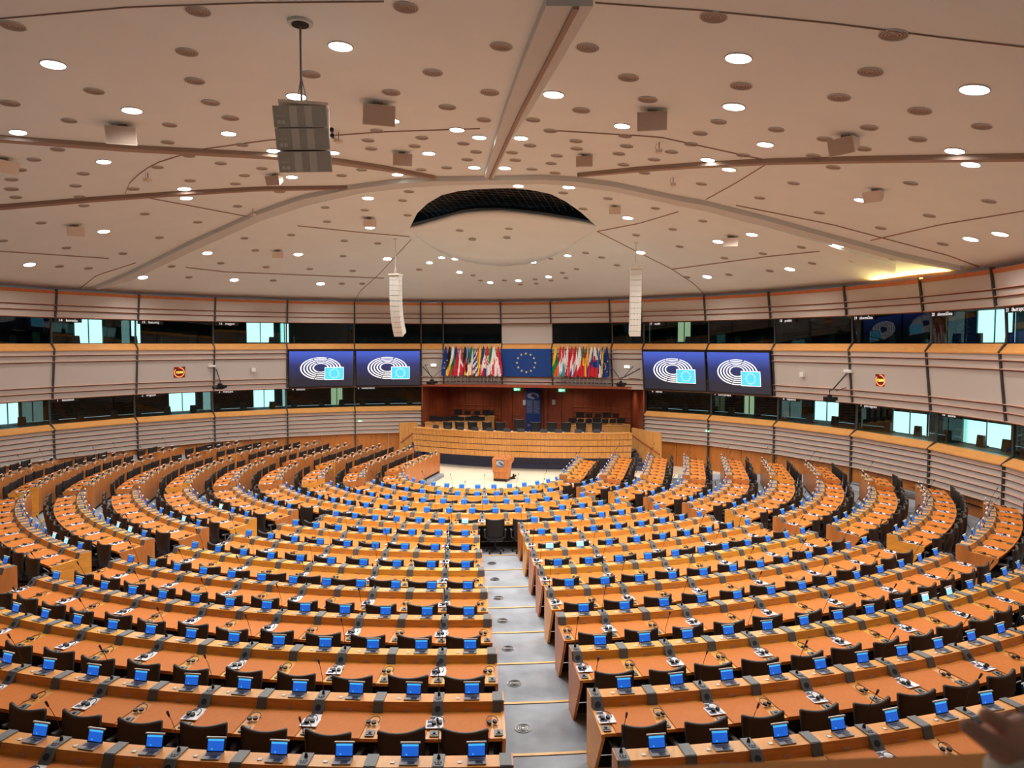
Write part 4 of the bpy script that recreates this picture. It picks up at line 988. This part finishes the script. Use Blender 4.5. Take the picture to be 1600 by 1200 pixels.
# presidium chairs, laptops
def back_chair(px, py_top, D, label, tall=0.):
    p = at_depth(px, py_top, D); a = atan2(p.x - pcx, pcy - p.y)
    t = thing('presidium_chair', label, 'chair', (p.x, p.y, DZ), a + pi, 'chairs behind the podium desk'); t.scale = (.95, 1.0, 1.24)
    for nm, me in CHM.items():
        o = ob('armrest' if nm == 'armrest_r' else nm, me, t)
        if tall and nm in ('backrest', 'top_roll'): o.scale = (1, 1, 1 + tall); o.location.z = -.33 * U * tall
pxs = [696, 715, 735.5, 758.5, 779.5, 836, 862, 884.5, 908.5, 934]
for i, px in enumerate(pxs): back_chair(px, 665, 24.3 - (px - 800) * .001, 'dark chair behind the curved podium desk, %s from the left' % nth(i))
back_chair(809.6, 660, 24.2, 'taller dark chair at the centre of the podium desk', .25)
p = at_depth(762, 637, 28.3); t = thing('presidium_chair', 'dark high-backed chair at the rear left dais desk', 'chair', (p.x, p.y, DZ), pi)
for nm, me in CHM.items():
    o = ob('armrest' if nm == 'armrest_r' else nm, me, t); o.location.z = .16 * U if nm in ('backrest', 'top_roll', 'seat', 'armrest', 'armrest_r') else 0
    if nm == 'column': o.scale = (1, 1, 1.6)
for i, px in enumerate([682, 704, 726, 751.5, 775.6, 802.5, 824, 859, 881, 910, 938]):
    a = lerp(a_l, a_r, (px - 644) / (989 - 644)); p = pod(a, pR - .24, PZ1 + .015)
    mb = MB(); mb.box((0, 0, .005), (.22, .13, .01)); mb.box((0, -.03, .055), (.22, .012, .11), 0, rx=-.3); mb.box((.15, .02, .006), (.06, .09, .006), 1)
    thing('desk_console', 'small black console with papers on the curved podium desk, %s from the left' % nth(i), 'console', p, a, 'consoles on the podium desk', me=mb.mesh('dc', ['plastic_black', 'paper']))
# lectern
p = at_z(783, 752, 0); t = thing('lectern', 'wooden lectern with a round-edged emblem plate on the pale floor', 'lectern', (p.x, p.y + .1, 0), rad(-4))
mb = MB(); mb.box((0, .05, .05), (.42, .42, .06)); ob('plinth', mb.mesh('pl', 'frame_black'), t)
mb = MB(); mb.hexa([(-.21, -.14, .08), (.21, -.14, .08), (.21, .18, .08), (-.21, .18, .08)], [(-.225, -.14, .27), (.225, -.14, .27), (.225, .18, .27), (-.225, .18, .27)]); ob('lower_body', rounded_me if False else mb.mesh('lb', 'wood_front'), t)
mb = MB(); mb.hexa([(-.235, -.17, .275), (.225, -.17, .275), (.225, .2, .275), (-.235, .2, .275)], [(-.25, -.17, .66), (.25, -.17, .66), (.25, .2, .74), (-.25, .2, .74)])
mb.prism([(.22, .28), (.25, .5), (.31, .58), (.33, .66), (.31, .70), (.25, .70)], lambda q, y: (q[0], y, q[1]), -.16, .18); ob('body', mb.mesh('b', 'wood_front'), t)
mb = MB(); P_ = [(-.13, .65), (.13, .65), (.13, .46)] + [(.13 * cos(a), .46 - .05 * sin(a)) for a in [pi * q / 8 for q in range(1, 8)]] + [(-.13, .46)]
mb.prism(P_, lambda q, y: (q[0], y, q[1]), -.18, -.171); pl_ = ob('emblem_plate', mb.mesh('ep', 'socket'), t)
mb = MB(); emblem(mb, -.005, .55, .115, .07, -.183, 0, rings=4); mb.box((.05, -.183, .52), (.08, .002, .05), 1); ob('emblem', mb.mesh('em', ['logo_white', 'banner_blue']), pl_)
for x in (-.10, .10): mb = MB(); mb.tube([(x, .0, .70), (x, -.04, .88)], .004, 4); mb.tube([(x, -.04, .87), (x, -.05, .91)], .008, 5); ob('microphone', mb.mesh('m', 'plastic_black'), t)
p = at_z(797, 748, 0); mb = MB(); mb.disc((0, 0, 0), .14, 12, .02); mb.box((.08, .0, .05), (.24, .14, .03), 0, ry=-.5); mb.box((.0, .0, .02), (.3, .2, .03)); mb.box((.1, 0, .1), (.05, .05, .08))
thing('foot_monitor', 'dark wedge on the pale floor beside the lectern', 'device', (p.x, p.y, 0), .3, me=mb.mesh('fm', 'plastic_black'))

# ------------------------------------------------------------------ wall screens, flag panel, flags
def on_bay(a, z, o=.0): return prof(a, o + .17 * (z + 1.55) / 1.36, z)
def wall_screen(A0, A1, label):
    a = (A0 + A1) / 2; r = WR - .19; w = 2 * r * sin((A1 - A0) / 2) - .05; h = 1.36; c = prof(a, .20, -.865)
    t = thing('wall_screen', label, 'screen', c, rot=(.125, 0, -a)); mb = MB()
    mb.box((0, 0, 0), (w, .07, h)); ob('housing', mb.mesh('h', 'frame_black'), t)
    mb = MB(); mb.quad((-w / 2 + .03, -.037, -h / 2 + .05), (w / 2 - .03, -.037, -h / 2 + .05), (w / 2 - .03, -.037, h / 2 - .07), (-w / 2 + .03, -.037, h / 2 - .07)); s_ = ob('display', mb.mesh('d', 'screen_gradient'), t)
    mb = MB(); emblem(mb, -.03, .0, .70, .395, -.040, 0)
    mb.quad((.10, -.042, -.41), (.76, -.042, -.41), (.76, -.042, .045), (.10, -.042, .045), 0); mb.quad((.115, -.044, -.395), (.745, -.044, -.395), (.745, -.044, .03), (.115, -.044, .03), 1)
    for q in range(12): star(mb, .43 + .155 * sin(q * pi / 6), -.182 + .155 * cos(q * pi / 6), .026, -.046, 0)
    ob('emblem', mb.mesh('e', ['screen_white', 'screen_cyan']), s_)
wall_screen(AL[-3], AL[-2], 'outer screen of the left pair on the wall, white emblem on blue')
wall_screen(AL[-2], AL[-1], 'inner screen of the left pair, nearest the left row of flags')
wall_screen(AR[0], AR[1], 'inner screen of the right pair, nearest the right row of flags')
wall_screen(AR[1], AR[2], 'outer screen of the right pair on the wall, white emblem on blue')
a = (CEN[1] + CEN[2]) / 2; w = 2 * WR * sin((CEN[2] - CEN[1]) / 2) - .05; c = prof(a, .235, -.68)
t = thing('star_flag', 'wide blue panel with a circle of twelve gold stars above the podium', 'flag', c, rot=(.125, 0, -a))
mb = MB(); mb.box((0, 0, 0), (w, .04, 1.0)); ob('panel', mb.mesh('p', 'flag_blue'), t); mb = MB()
for q in range(12): star(mb, .335 * sin(q * pi / 6), .335 * cos(q * pi / 6), .052, -.023)
ob('stars', mb.mesh('s', 'gold'), t)
FL = {'EU': ('blue with gold stars', 'b'), }
FMAT = ['f_red', 'f_white', 'f_blue', 'f_green', 'f_yellow', 'f_black', 'f_orange', 'f_sky', 'gold']
R_, W_, B_, G_, Y_, K_, O_, S_ = range(8)
def stripes_v(cs): return lambda u, v: cs[min(len(cs) - 1, max(0, int((u * .62 + v * .45) * len(cs))))]
def stripes_h(cs): return lambda u, v: cs[min(len(cs) - 1, max(0, int((v * .85 + (u - .5) * .5 + .0) * len(cs) * .98)))]
def cross(bg, fg): return lambda u, v: fg if abs(u - .45 + (v - .5) * .3) < .12 or abs(v - .45 - (u - .5) * .5) < .08 else bg
FLAGS_L = [(697, 'blue with gold stars', lambda u, v: B_), (703, 'black, yellow and red', stripes_h([K_, K_, Y_, R_])), (708, 'white, green and red', stripes_h([W_, G_, R_])), (713, 'blue, red and white', stripes_h([B_, R_, R_])),
           (720, 'red with a white cross', cross(R_, W_)), (727, 'black, red and gold', stripes_h([K_, R_, Y_])), (731, 'light blue, black and white', stripes_h([S_, K_, W_])), (737, 'green, white and orange', stripes_h([G_, W_, O_])),
           (744, 'blue and white striped', lambda u, v: B_ if int((v + u * .35) * 9) % 2 else W_), (750, 'red and yellow', stripes_v([R_, Y_, Y_, R_])), (756, 'dark blue, white and red', stripes_h([B_, W_, R_])),
           (762, 'red and white chequered, with blue', lambda u, v: B_ if v > .75 and u < .4 else ((R_ if (int(u * 5) + int(v * 12)) % 2 else W_) if .3 < v < .6 else (R_ if v < .3 else W_))), (768, 'green, white and red', stripes_h([G_, W_, R_])),
           (772, 'white with an orange shape', lambda u, v: O_ if hypot((u - .5) * 1.2, (v - .5) * 2.2) < .24 else W_), (779, 'dark red and white', lambda u, v: W_ if abs(u - .35 - (v - .6) * .6) < .2 and v > .35 else R_)]
FLAGS_R = [(869, 'yellow, green and red', stripes_h([Y_, G_, O_])), (876, 'red, white and light blue', stripes_h([R_, W_, S_])), (881, 'red, white and green', stripes_h([R_, W_, G_])), (888, 'white and red halves', stripes_v([W_, R_])), (894, 'red, white and blue', stripes_h([R_, W_, B_])),
           (900, 'red, white and red', stripes_h([R_, W_, R_])), (906, 'white above red', stripes_h([W_, R_])), (912, 'green and red with a gold disc', lambda u, v: Y_ if hypot(u - .5, (v - .5) * 2) < .25 else (G_ if u + v < .8 else R_)), (918, 'blue, yellow and red', stripes_v([B_, Y_, R_])),
           (925, 'white, blue and red', stripes_h([W_, B_, R_])), (930, 'white, blue and red with a shield', lambda u, v: R_ if (v > .7 or hypot(u - .4, (v - .42) * 2) < .22) else (W_ if v < .45 else B_)), (937, 'white with a blue cross', cross(W_, B_)), (943, 'blue with a yellow cross', cross(B_, Y_)), (949, 'deep blue with gold stars', lambda u, v: B_)]
def flag(px, desc, fn, side, idx):
    r = ray(px, 560); lo, hi = 10., 40.
    for _ in range(40):
        m = (lo + hi) / 2; p = CP + r * m
        if hypot(p.x - WCX, p.y - WCY) > WR - .32: hi = m
        else: lo = m
    a = ang(CP + r * lo); c = prof(a, .32, -1.3)
    t = thing('flag', '%s flag, %s from left in the %s row' % (desc, nth(idx), side), 'flag', c, -a, 'national flags beside the blue panel')
    mb = MB(); mb.tube([(0, 0, -.1), (0, 0, 1.22)], .012, 6); mb.tube([(0, 0, 1.22), (0, 0, 1.3)], [.02, .003], 6); mb.box((0, .1, -.06), (.03, .3, .03)); ob('pole', mb.mesh('pole', 'steel'), t)
    NU, NV = 10, 16; mb = MB(); rn = random.Random(px); ph = rn.uniform(0, 6); sl = rn.uniform(-.06, .05); vs = []
    for j in range(NV + 1):
        v = j / NV; w = .03 + .21 * min(1, v * 1.5) ** .8
        for i in range(NU + 1):
            u = i / NU; jag = .14 * abs(u - .5 - sl * 3) * v
            vs.append(((u - .5) * w + sl * v, -.05 - .035 * sin(u * 11 + ph) * min(1, v * 3), 1.2 - v * 1.08 + jag * 1.1))
    mb.add(vs, [(j * (NU + 1) + i, (j + 1) * (NU + 1) + i, (j + 1) * (NU + 1) + i + 1, j * (NU + 1) + i + 1) for j in range(NV) for i in range(NU)])
    mb.m = [fn((i + .5) / NU, (j + .5) / NV) for j in range(NV) for i in range(NU)]
    cl = ob('cloth', mb.mesh('cloth', FMAT, True), t)
    if 'gold stars' in desc:
        mb = MB(); [star(mb, x, z, .028, -.098) for x, z in ((-.05, .62), (.05, .7), (-.06, .42), (.03, .34))]; ob('stars', mb.mesh('st', 'gold'), cl)
for i, f in enumerate(FLAGS_L): flag(*f, 'left', i)
for i, f in enumerate(FLAGS_R): flag(*f, 'right', i)

# ------------------------------------------------------------------ clocks, cameras and small wall boxes
def wall_at(px, py, o=.12):
    r = ray(px, py); t = 8.
    while t < 45:
        p = CP + r * t
        if hypot(p.x - WCX, p.y - WCY) > WR - o - .17 * (p.z - CAMZ + 1.55) / 1.36 and p.y > -4.9: break
        t += .01
    return p, ang(p)
for px, py, s_ in ((279.5, 581.5, 'left'), (1377.5, 594, 'right')):
    p, a = wall_at(px, py, .03); t = thing('wall_clock', 'square red digital clock reading 12:04 on the %s wall' % s_, 'clock', p, rot=(.125, 0, -a)); mb = MB(); w = .37 if s_ == 'left' else .33
    mb.box((0, 0, 0), (w, .06, w)); ob('housing', mb.mesh('h', 'socket'), t); mb = MB(); mb.box((0, -.034, 0), (w * .92, .008, w * .92)); ob('face', mb.mesh('f', 'clock_red'), t)
    mb = MB(); 
    for q in range(60):
        if q % 60 in range(52, 60): continue
        mb.box((w * .4 * sin(q * pi / 30), -.041, w * .4 * cos(q * pi / 30)), (.018, .004, .018))
    ob('seconds_ring', mb.mesh('r', 'clock_orange'), t); ob('digits', text_mesh('12:04', .098, 'clock_yellow', .003), t, (0, -.044, 0), rot=(pi / 2, 0, 0))
def wall_camera(px, py, pd, D, label, arm):
    p, a = wall_at(px, py, .05); t = thing('wall_camera', label, 'camera', p, 0); q = at_depth(*pd, D) - p
    mb = MB(); mb.tube([(0, 0, 0), (q.x * .8, q.y * .8, q.z + .25), (q.x, q.y, q.z + .22), (q.x, q.y, q.z + .1)], .02, 6); mb.tube([(0, 0, -.35), (q.x * .6, q.y * .6, q.z + .2)], .012, 5); 
    if px in (661, 1000):
        for e in (-1, 1): mb.tube([(q.x, q.y, q.z + .15), (q.x + e * .38, q.y + .35, q.z + .6)], .014, 5)
        mb.tube([(q.x - .38, q.y + .35, q.z + .6), (q.x - .38, q.y + .6, q.z + .6)], .014, 5)
    ob('arm', mb.mesh('a', 'mullion'), t)
    mb = MB(); mb.box((q.x, q.y, q.z), (.20, .24, .13), 0, rz=.4); mb.disc((q.x - .04, q.y - .12, q.z), .05, 12, .12, 0, axis=(-.4, -1, 0)); mb.box((q.x, q.y, q.z + .09), (.1, .1, .05)); mb.box((q.x + .15, q.y, q.z + .02), (.07, .14, .09)); ob('camera_body', mb.mesh('c', 'frame_black'), t)
wall_camera(338, 577, (344, 605), 22.4, 'black camera on a bracket on the left wall near the red clock', 1)
wall_camera(661, 573, (675, 598), 25.2, 'black camera on a bracket left of the flags', 1)
wall_camera(1000, 576, (970, 601), 24.0, 'black camera on a bracket right of the flags', 1)
wall_camera(1322, 585, (1296, 624), 18.6, 'black camera on a bracket on the right wall near the red clock', 1)
for px, py, w, h, lb in ((331, 572, .22, .07, 'white box on the left wall beside the camera bracket'), (1326, 580, .24, .08, 'white box on the right wall beside the camera bracket')):
    p, a = wall_at(px, py, .04); mb = MB(); mb.box((0, 0, 0), (w, .1, h)); mb.box((0, -.055, 0), (w * .9, .01, h * .6)); thing('wall_box', lb, 'box', p, -a, me=mb.mesh('wb', 'white_plastic'))
for px, py, lb in ((397, 577, 'small white speaker on a wooden plate left of the left screens'), (1259, 584, 'small white speaker on a wooden plate right of the right screens')):
    p, a = wall_at(px, py, .02); t = thing('wall_speaker', lb, 'speaker', p, -a); mb = MB(); mb.box((0, 0, 0), (.13, .03, .16)); ob('plate', mb.mesh('p', 'wood_pale_sheen'), t); mb = MB(); mb.box((-.04, -.08, -.02), (.12, .12, .13)); mb.disc((-.04, -.14, -.02), .04, 12, -.01, 0, axis=(0, 1, 0)); ob('body', mb.mesh('b', 'white_plastic'), t)
for px, py, lb in ((677.5, 570.5, 'small lit emergency lamp on the cladding left of the flags'), (980, 573, 'small lit emergency lamp on the cladding right of the flags')):
    p, a = wall_at(px, py, .02); t = thing('emergency_lamp', lb, 'light', p, -a); mb = MB(); mb.box((0, 0, 0), (.22, .05, .11)); ob('housing', mb.mesh('h', 'white_plastic'), t); mb = MB(); mb.box((0, -.03, 0), (.18, .01, .07)); ob('lens', mb.mesh('l', 'lamp_small'), t)

# ------------------------------------------------------------------ hanging loudspeakers
def line_array(px, py0, py1, D, label, bend, side, wpx):
    top = at_depth(px, py0, D); u = D / FPX; H = (py1 - py0) * u; W = wpx * u
    rz = atan2(-(CP.x - top.x), (CP.y - top.y)) + pi
    t = thing('line_array', label, 'speaker', top, rz + side); n = 12; pz = 0; py_ = 0; tilt = 0
    for i in range(n):
        h = H / n * 1.02; tilt = bend * max(0, (i - 3) / (n - 4)) ** 1.4
        cz = pz - h / 2 * cos(tilt); cy = py_ + h / 2 * sin(tilt)
        mb = MB(); mb.box((0, .12, 0), (W, .3, h * .96), 0, rx=tilt); mb.box((0, .27, 0), (W * .9, .1, h * .6), 0, rx=tilt)
        for x in (-.5, 0, .5): mb.box((x * W * .55, -.035, 0), (W * .12, .01, h * .9), 1, rx=tilt)
        ob('cabinet', mb.mesh('cab', ['array_white', 'speaker_light']), t, (0, cy, cz)); pz -= h * cos(tilt); py_ += h * sin(tilt)
    mb = MB(); mb.box((0, .12, .02), (W * 1.1, .4, .05)); mb.tube([(-.03, .1, .04), (0, .1, .3)], .012, 5); mb.tube([(.03, .1, .04), (0, .1, .3)], .012, 5)
    c = on_ceil(px, py0 - 8); zc = ceil_z(top.x, top.y) - top.z; mb.tube([(0, .1, .3), (0, .1, zc)], .014, 5); mb.disc((0, .1, zc - .03), .06, 10, .03); ob('hanger', mb.mesh('hg', 'array_white'), t)
line_array(616, 430, 523, 20.5, 'long curved white line array hanging left of the ceiling opening', .62, -.35, 15)
line_array(994, 420, 522, 19.5, 'long white line array hanging right of the ceiling opening', .25, .1, 17)
# big central cluster near the camera
D = 7.6; c = at_depth(470, 168, D); u = D / FPX; rzc = rad(25)
t = thing('speaker_cluster', 'large grey three-tier loudspeaker cluster hanging from a cable', 'speaker', c, rzc)
for i in range(3):
    tl = .10 + .07 * i; z = -.11 - i * .215; y = [0, .028, .071][i]
    mb = MB(); mb.hexa([(-.27, -.09, -.105), (.27, -.09, -.105), (.2, .26, -.105), (-.2, .26, -.105)], [(-.27, -.11, .105), (.27, -.11, .105), (.2, .28, .105), (-.2, .28, .105)], 0)
    s_ = ob('cabinet', mb.mesh('cab', 'speaker_side'), t, (i * .018, y, z), rot=(tl, -.06, 0))
    mb = MB(); mb.quad((-.262, -.094, -.1), (.262, -.094, -.1), (.262, -.115, .1), (-.262, -.115, .1), 0)
    for x in (-.105, .045): mb.quad((x, -.097, -.1), (x + .075, -.097, -.1), (x + .075, -.119, .1), (x, -.119, .1), 1)
    for dx in (0, .045):
        for dz in (0, .045): mb.quad((-.235 + dx, -.098, -.075 + dz), (-.20 + dx, -.098, -.075 + dz), (-.20 + dx, -.106, -.04 + dz), (-.235 + dx, -.106, -.04 + dz), 1)
    ob('grille', mb.mesh('gr', ['speaker_grey', 'speaker_light']), s_)
mb = MB(); mb.box((.03, .1, .035), (.50, .34, .03)); mb.box((.27, .16, -.12), (.02, .16, .3)); ob('frame', mb.mesh('fr', 'speaker_side'), t)
mb = MB(); mb.disc((.31, .08, -.20), .022, 10, .06, axis=(0, -1, 0)); mb.disc((.315, .08, -.26), .022, 10, .06, axis=(0, -1, 0)); ob('side_lamps', mb.mesh('sl', 'frame_black'), t)
zc = ceil_z(c.x, c.y) - c.z
mb = MB(); mb.tube([(-.05, .1, .05), (0, .1, .35)], .005, 4); mb.tube([(.07, .1, .05), (0, .1, .35)], .005, 4); mb.tube([(0, .1, .0), (0, .1, zc)], .013, 6)
for x in (-.05, .07): mb.tube([(x + .015 * cos(q * pi / 4), .1, .07 + .02 * sin(q * pi / 4)) for q in range(9)], .004, 4)
ob('suspension', mb.mesh('su', 'socket'), t)
mb = MB(); mb.disc((0, .1, zc - .03), .13, 24, .03, 1); mb.disc((0, .1, zc - .04), .09, 20, .02, 0); ob('ceiling_rose', mb.mesh('cr', ['void', 'ceiling_rib']), t)
BOX = [(192, 205, 44, .5, -.2, 'grille'), (590, 173, 50, .5, .12, 'grille'), (1019, 183, 46, .5, 0, 'grille'), (1322, 221, 42, .45, -.5, 'grille'), (628, 245, 30, .5, .1, 'grille'), (913, 248, 26, .5, 0, 'grille'), (430, 278, 24, .5, -.6, 'grille'),
       (6, 255, 32, .5, .5, 'white'), (118, 357, 24, .4, 0, 'white'), (577, 345, 20, .4, .1, 'white'), (960, 326, 18, .4, .1, 'white'), (1367, 302, 28, .4, -.4, 'white'), (1141, 374, 22, .4, .1, 'white'), (434, 395, 16, .3, 0, 'white'), (238, 356, 2, .3, 0, 'white')][:14]
for i, (px, py, w, tl, yw, kd) in enumerate(BOX):
    p = on_ceil(px, py - w * .22); Dp = (p - CP).dot(FW); W = w * Dp / FPX
    vw = atan2(-(CP.x - p.x), (CP.y - p.y)) + pi
    t = thing('ceiling_speaker', ('beige angled box speaker' if kd == 'grille' else 'small pale box speaker') + ' under the ceiling, %s from the left of %s' % (nth(sorted([b[0] for b in BOX if b[5] == kd]).index(px)), 'the large ones' if kd == 'grille' else 'the small ones'), 'speaker', p, vw + yw)
    h = W * .75; zc = ceil_z(p.x, p.y) - p.z
    mb = MB(); mb.hexa([(-W / 2, -W * .25, -h * 1.0), (W / 2, -W * .25, -h * 1.0), (W * .36, W * .35, -h * .5), (-W * .36, W * .35, -h * .5)], [(-W / 2, -W * .45, -h * .22), (W / 2, -W * .45, -h * .22), (W * .36, W * .3, -.04), (-W * .36, W * .3, -.04)]); ob('cabinet', mb.mesh('cb', 'box_side'), t)
    mb = MB(); mb.quad((-W * .48, -W * .255, -h * .98), (W * .48, -W * .255, -h * .98), (W * .48, -W * .458, -h * .24), (-W * .48, -W * .458, -h * .24)); ob('grille', mb.mesh('gr', 'box_grille' if kd == 'grille' else 'box_side'), t)
    mb = MB(); mb.box((0, 0, -.02), (W * .3, W * .2, .06)); ob('bracket', mb.mesh('br', 'seam'), t)
for i, (px, py) in enumerate(((529, 214), (1030, 230), (231, 277), (1052, 284), (395, 333))):
    p = on_ceil(px, py - 7); t = thing('ceiling_camera', 'small bracketed camera under the ceiling, %s from the left' % nth([529, 1030, 231, 1052, 395].index(px) if False else sorted([529, 1030, 231, 1052, 395]).index(px)), 'camera', p, 0, 'small cameras under the ceiling')
    mb = MB(); mb.tube([(0, 0, 0), (0, 0, -.12)], .008, 5); mb.tube([(-.04, 0, -.01), (-.06, 0, -.08), (0, 0, -.12)], .004, 4); ob('bracket', mb.mesh('b', 'seam'), t)
    mb = MB(); mb.box((0, -.02, -.14), (.10, .12, .05)); mb.disc((0, -.08, -.14), .018, 8, -.02, axis=(0, 1, 0)); ob('body', mb.mesh('c', 'box_side'), t)

# ------------------------------------------------------------------ gallery rail and the visitor's hand
ra = at_z(860, 1204, CAMZ - .37); rb = at_z(1532, 1177, CAMZ - .37); d = (rb - ra).normalized(); nn = Vector((-d.y, d.x, 0)); c = (ra + rb) / 2 + nn * .006
rl_ = struct('trim_1'); mb = MB(); Pq = [(0, -.008), (-.006, 0), (-.07, .004), (-.075, -.05), (-.012, -.05), (0, -.035)]
mb.prism(Pq, lambda q, t: tuple(c + d * t + nn * q[0] + Vector((0, 0, q[1]))), -1.5, 1.5); struct('rail_cap', mb.mesh('rc', 'gallery_wood', False), rl_)
mb = MB(); mb.prism([(-.02, -.05), (-.05, -.05), (-.05, -.8), (-.02, -.8)], lambda q, t: tuple(c + d * t + nn * q[0] + Vector((0, 0, q[1]))), -1.5, 1.5); struct('rail_panel', mb.mesh('rp', 'gallery_wood'), rl_)
hd = thing('person', 'blurred hand of a visitor in a pale sleeve at the bottom right corner', 'person', at_depth(1600, 1220, .58))
h0 = at_depth(1600, 1220, .58)
def hp(px, py, dd=0.): v = at_depth(px, py, .5625 + dd / U) - h0; return (v.x * U, v.y * U, v.z * U)
def skin(name, chains, material, parent, sub=2):
    vs = []; es = []; rs = []
    for ch in chains:
        prev = None
        for q in ch:
            if isinstance(q, int): prev = q; continue
            vs.append(q[0]); rs.append(q[1])
            if prev is not None: es.append((prev, len(vs) - 1))
            prev = len(vs) - 1
    me = bpy.data.meshes.new(name); me.from_pydata(vs, es, []); o = bpy.data.objects.new(name, me); COL.objects.link(o); o.parent = parent
    m = o.modifiers.new('skin', 'SKIN'); m.use_smooth_shade = True
    if not me.skin_vertices: me.skin_vertices.new(name='')
    for i, r in enumerate(rs): me.skin_vertices[0].data[i].radius = (r, r)
    me.skin_vertices[0].data[0].use_root = True
    s_ = o.modifiers.new('sub', 'SUBSURF'); s_.levels = sub; s_.render_levels = sub; me.materials.append(MAT[material]); return o
#          wrist, palm, then fingers rooted in the palm
chains = [[(hp(1612, 1208), .027), (hp(1596, 1180), .029), (hp(1588, 1158), .036), (hp(1590, 1145), .034)],
          [1, (hp(1572, 1176, -.01), .017), (hp(1545, 1158, -.015), .0125), (hp(1520, 1141, -.02), .0105), (hp(1501, 1127, -.02), .0085)],
          [3, (hp(1570, 1134, 0), .0125), (hp(1553, 1124, .0), .0105), (hp(1541, 1119, .0), .0095), (hp(1535, 1113, -.002), .008)],
          [3, (hp(1582, 1130, .015), .012), (hp(1567, 1123, .025), .0105), (hp(1556, 1127, .03), .0095), (hp(1552, 1133, .03), .008)],
          [3, (hp(1596, 1130, .02), .012), (hp(1586, 1124, .035), .0105), (hp(1576, 1129, .04), .0095), (hp(1573, 1136, .04), .008)],
          [3, (hp(1607, 1134, .025), .011), (hp(1602, 1129, .04), .0095), (hp(1596, 1135, .045), .0085), (hp(1594, 1141, .045), .0075)]]
skin('hand', chains, 'skin', hd)
skin('sleeve', [[(hp(1590, 1180, -.02), .038), (hp(1598, 1194, -.02), .052), (hp(1630, 1250, -.02), .06), (hp(1660, 1340), .06)]], 'sleeve', hd)
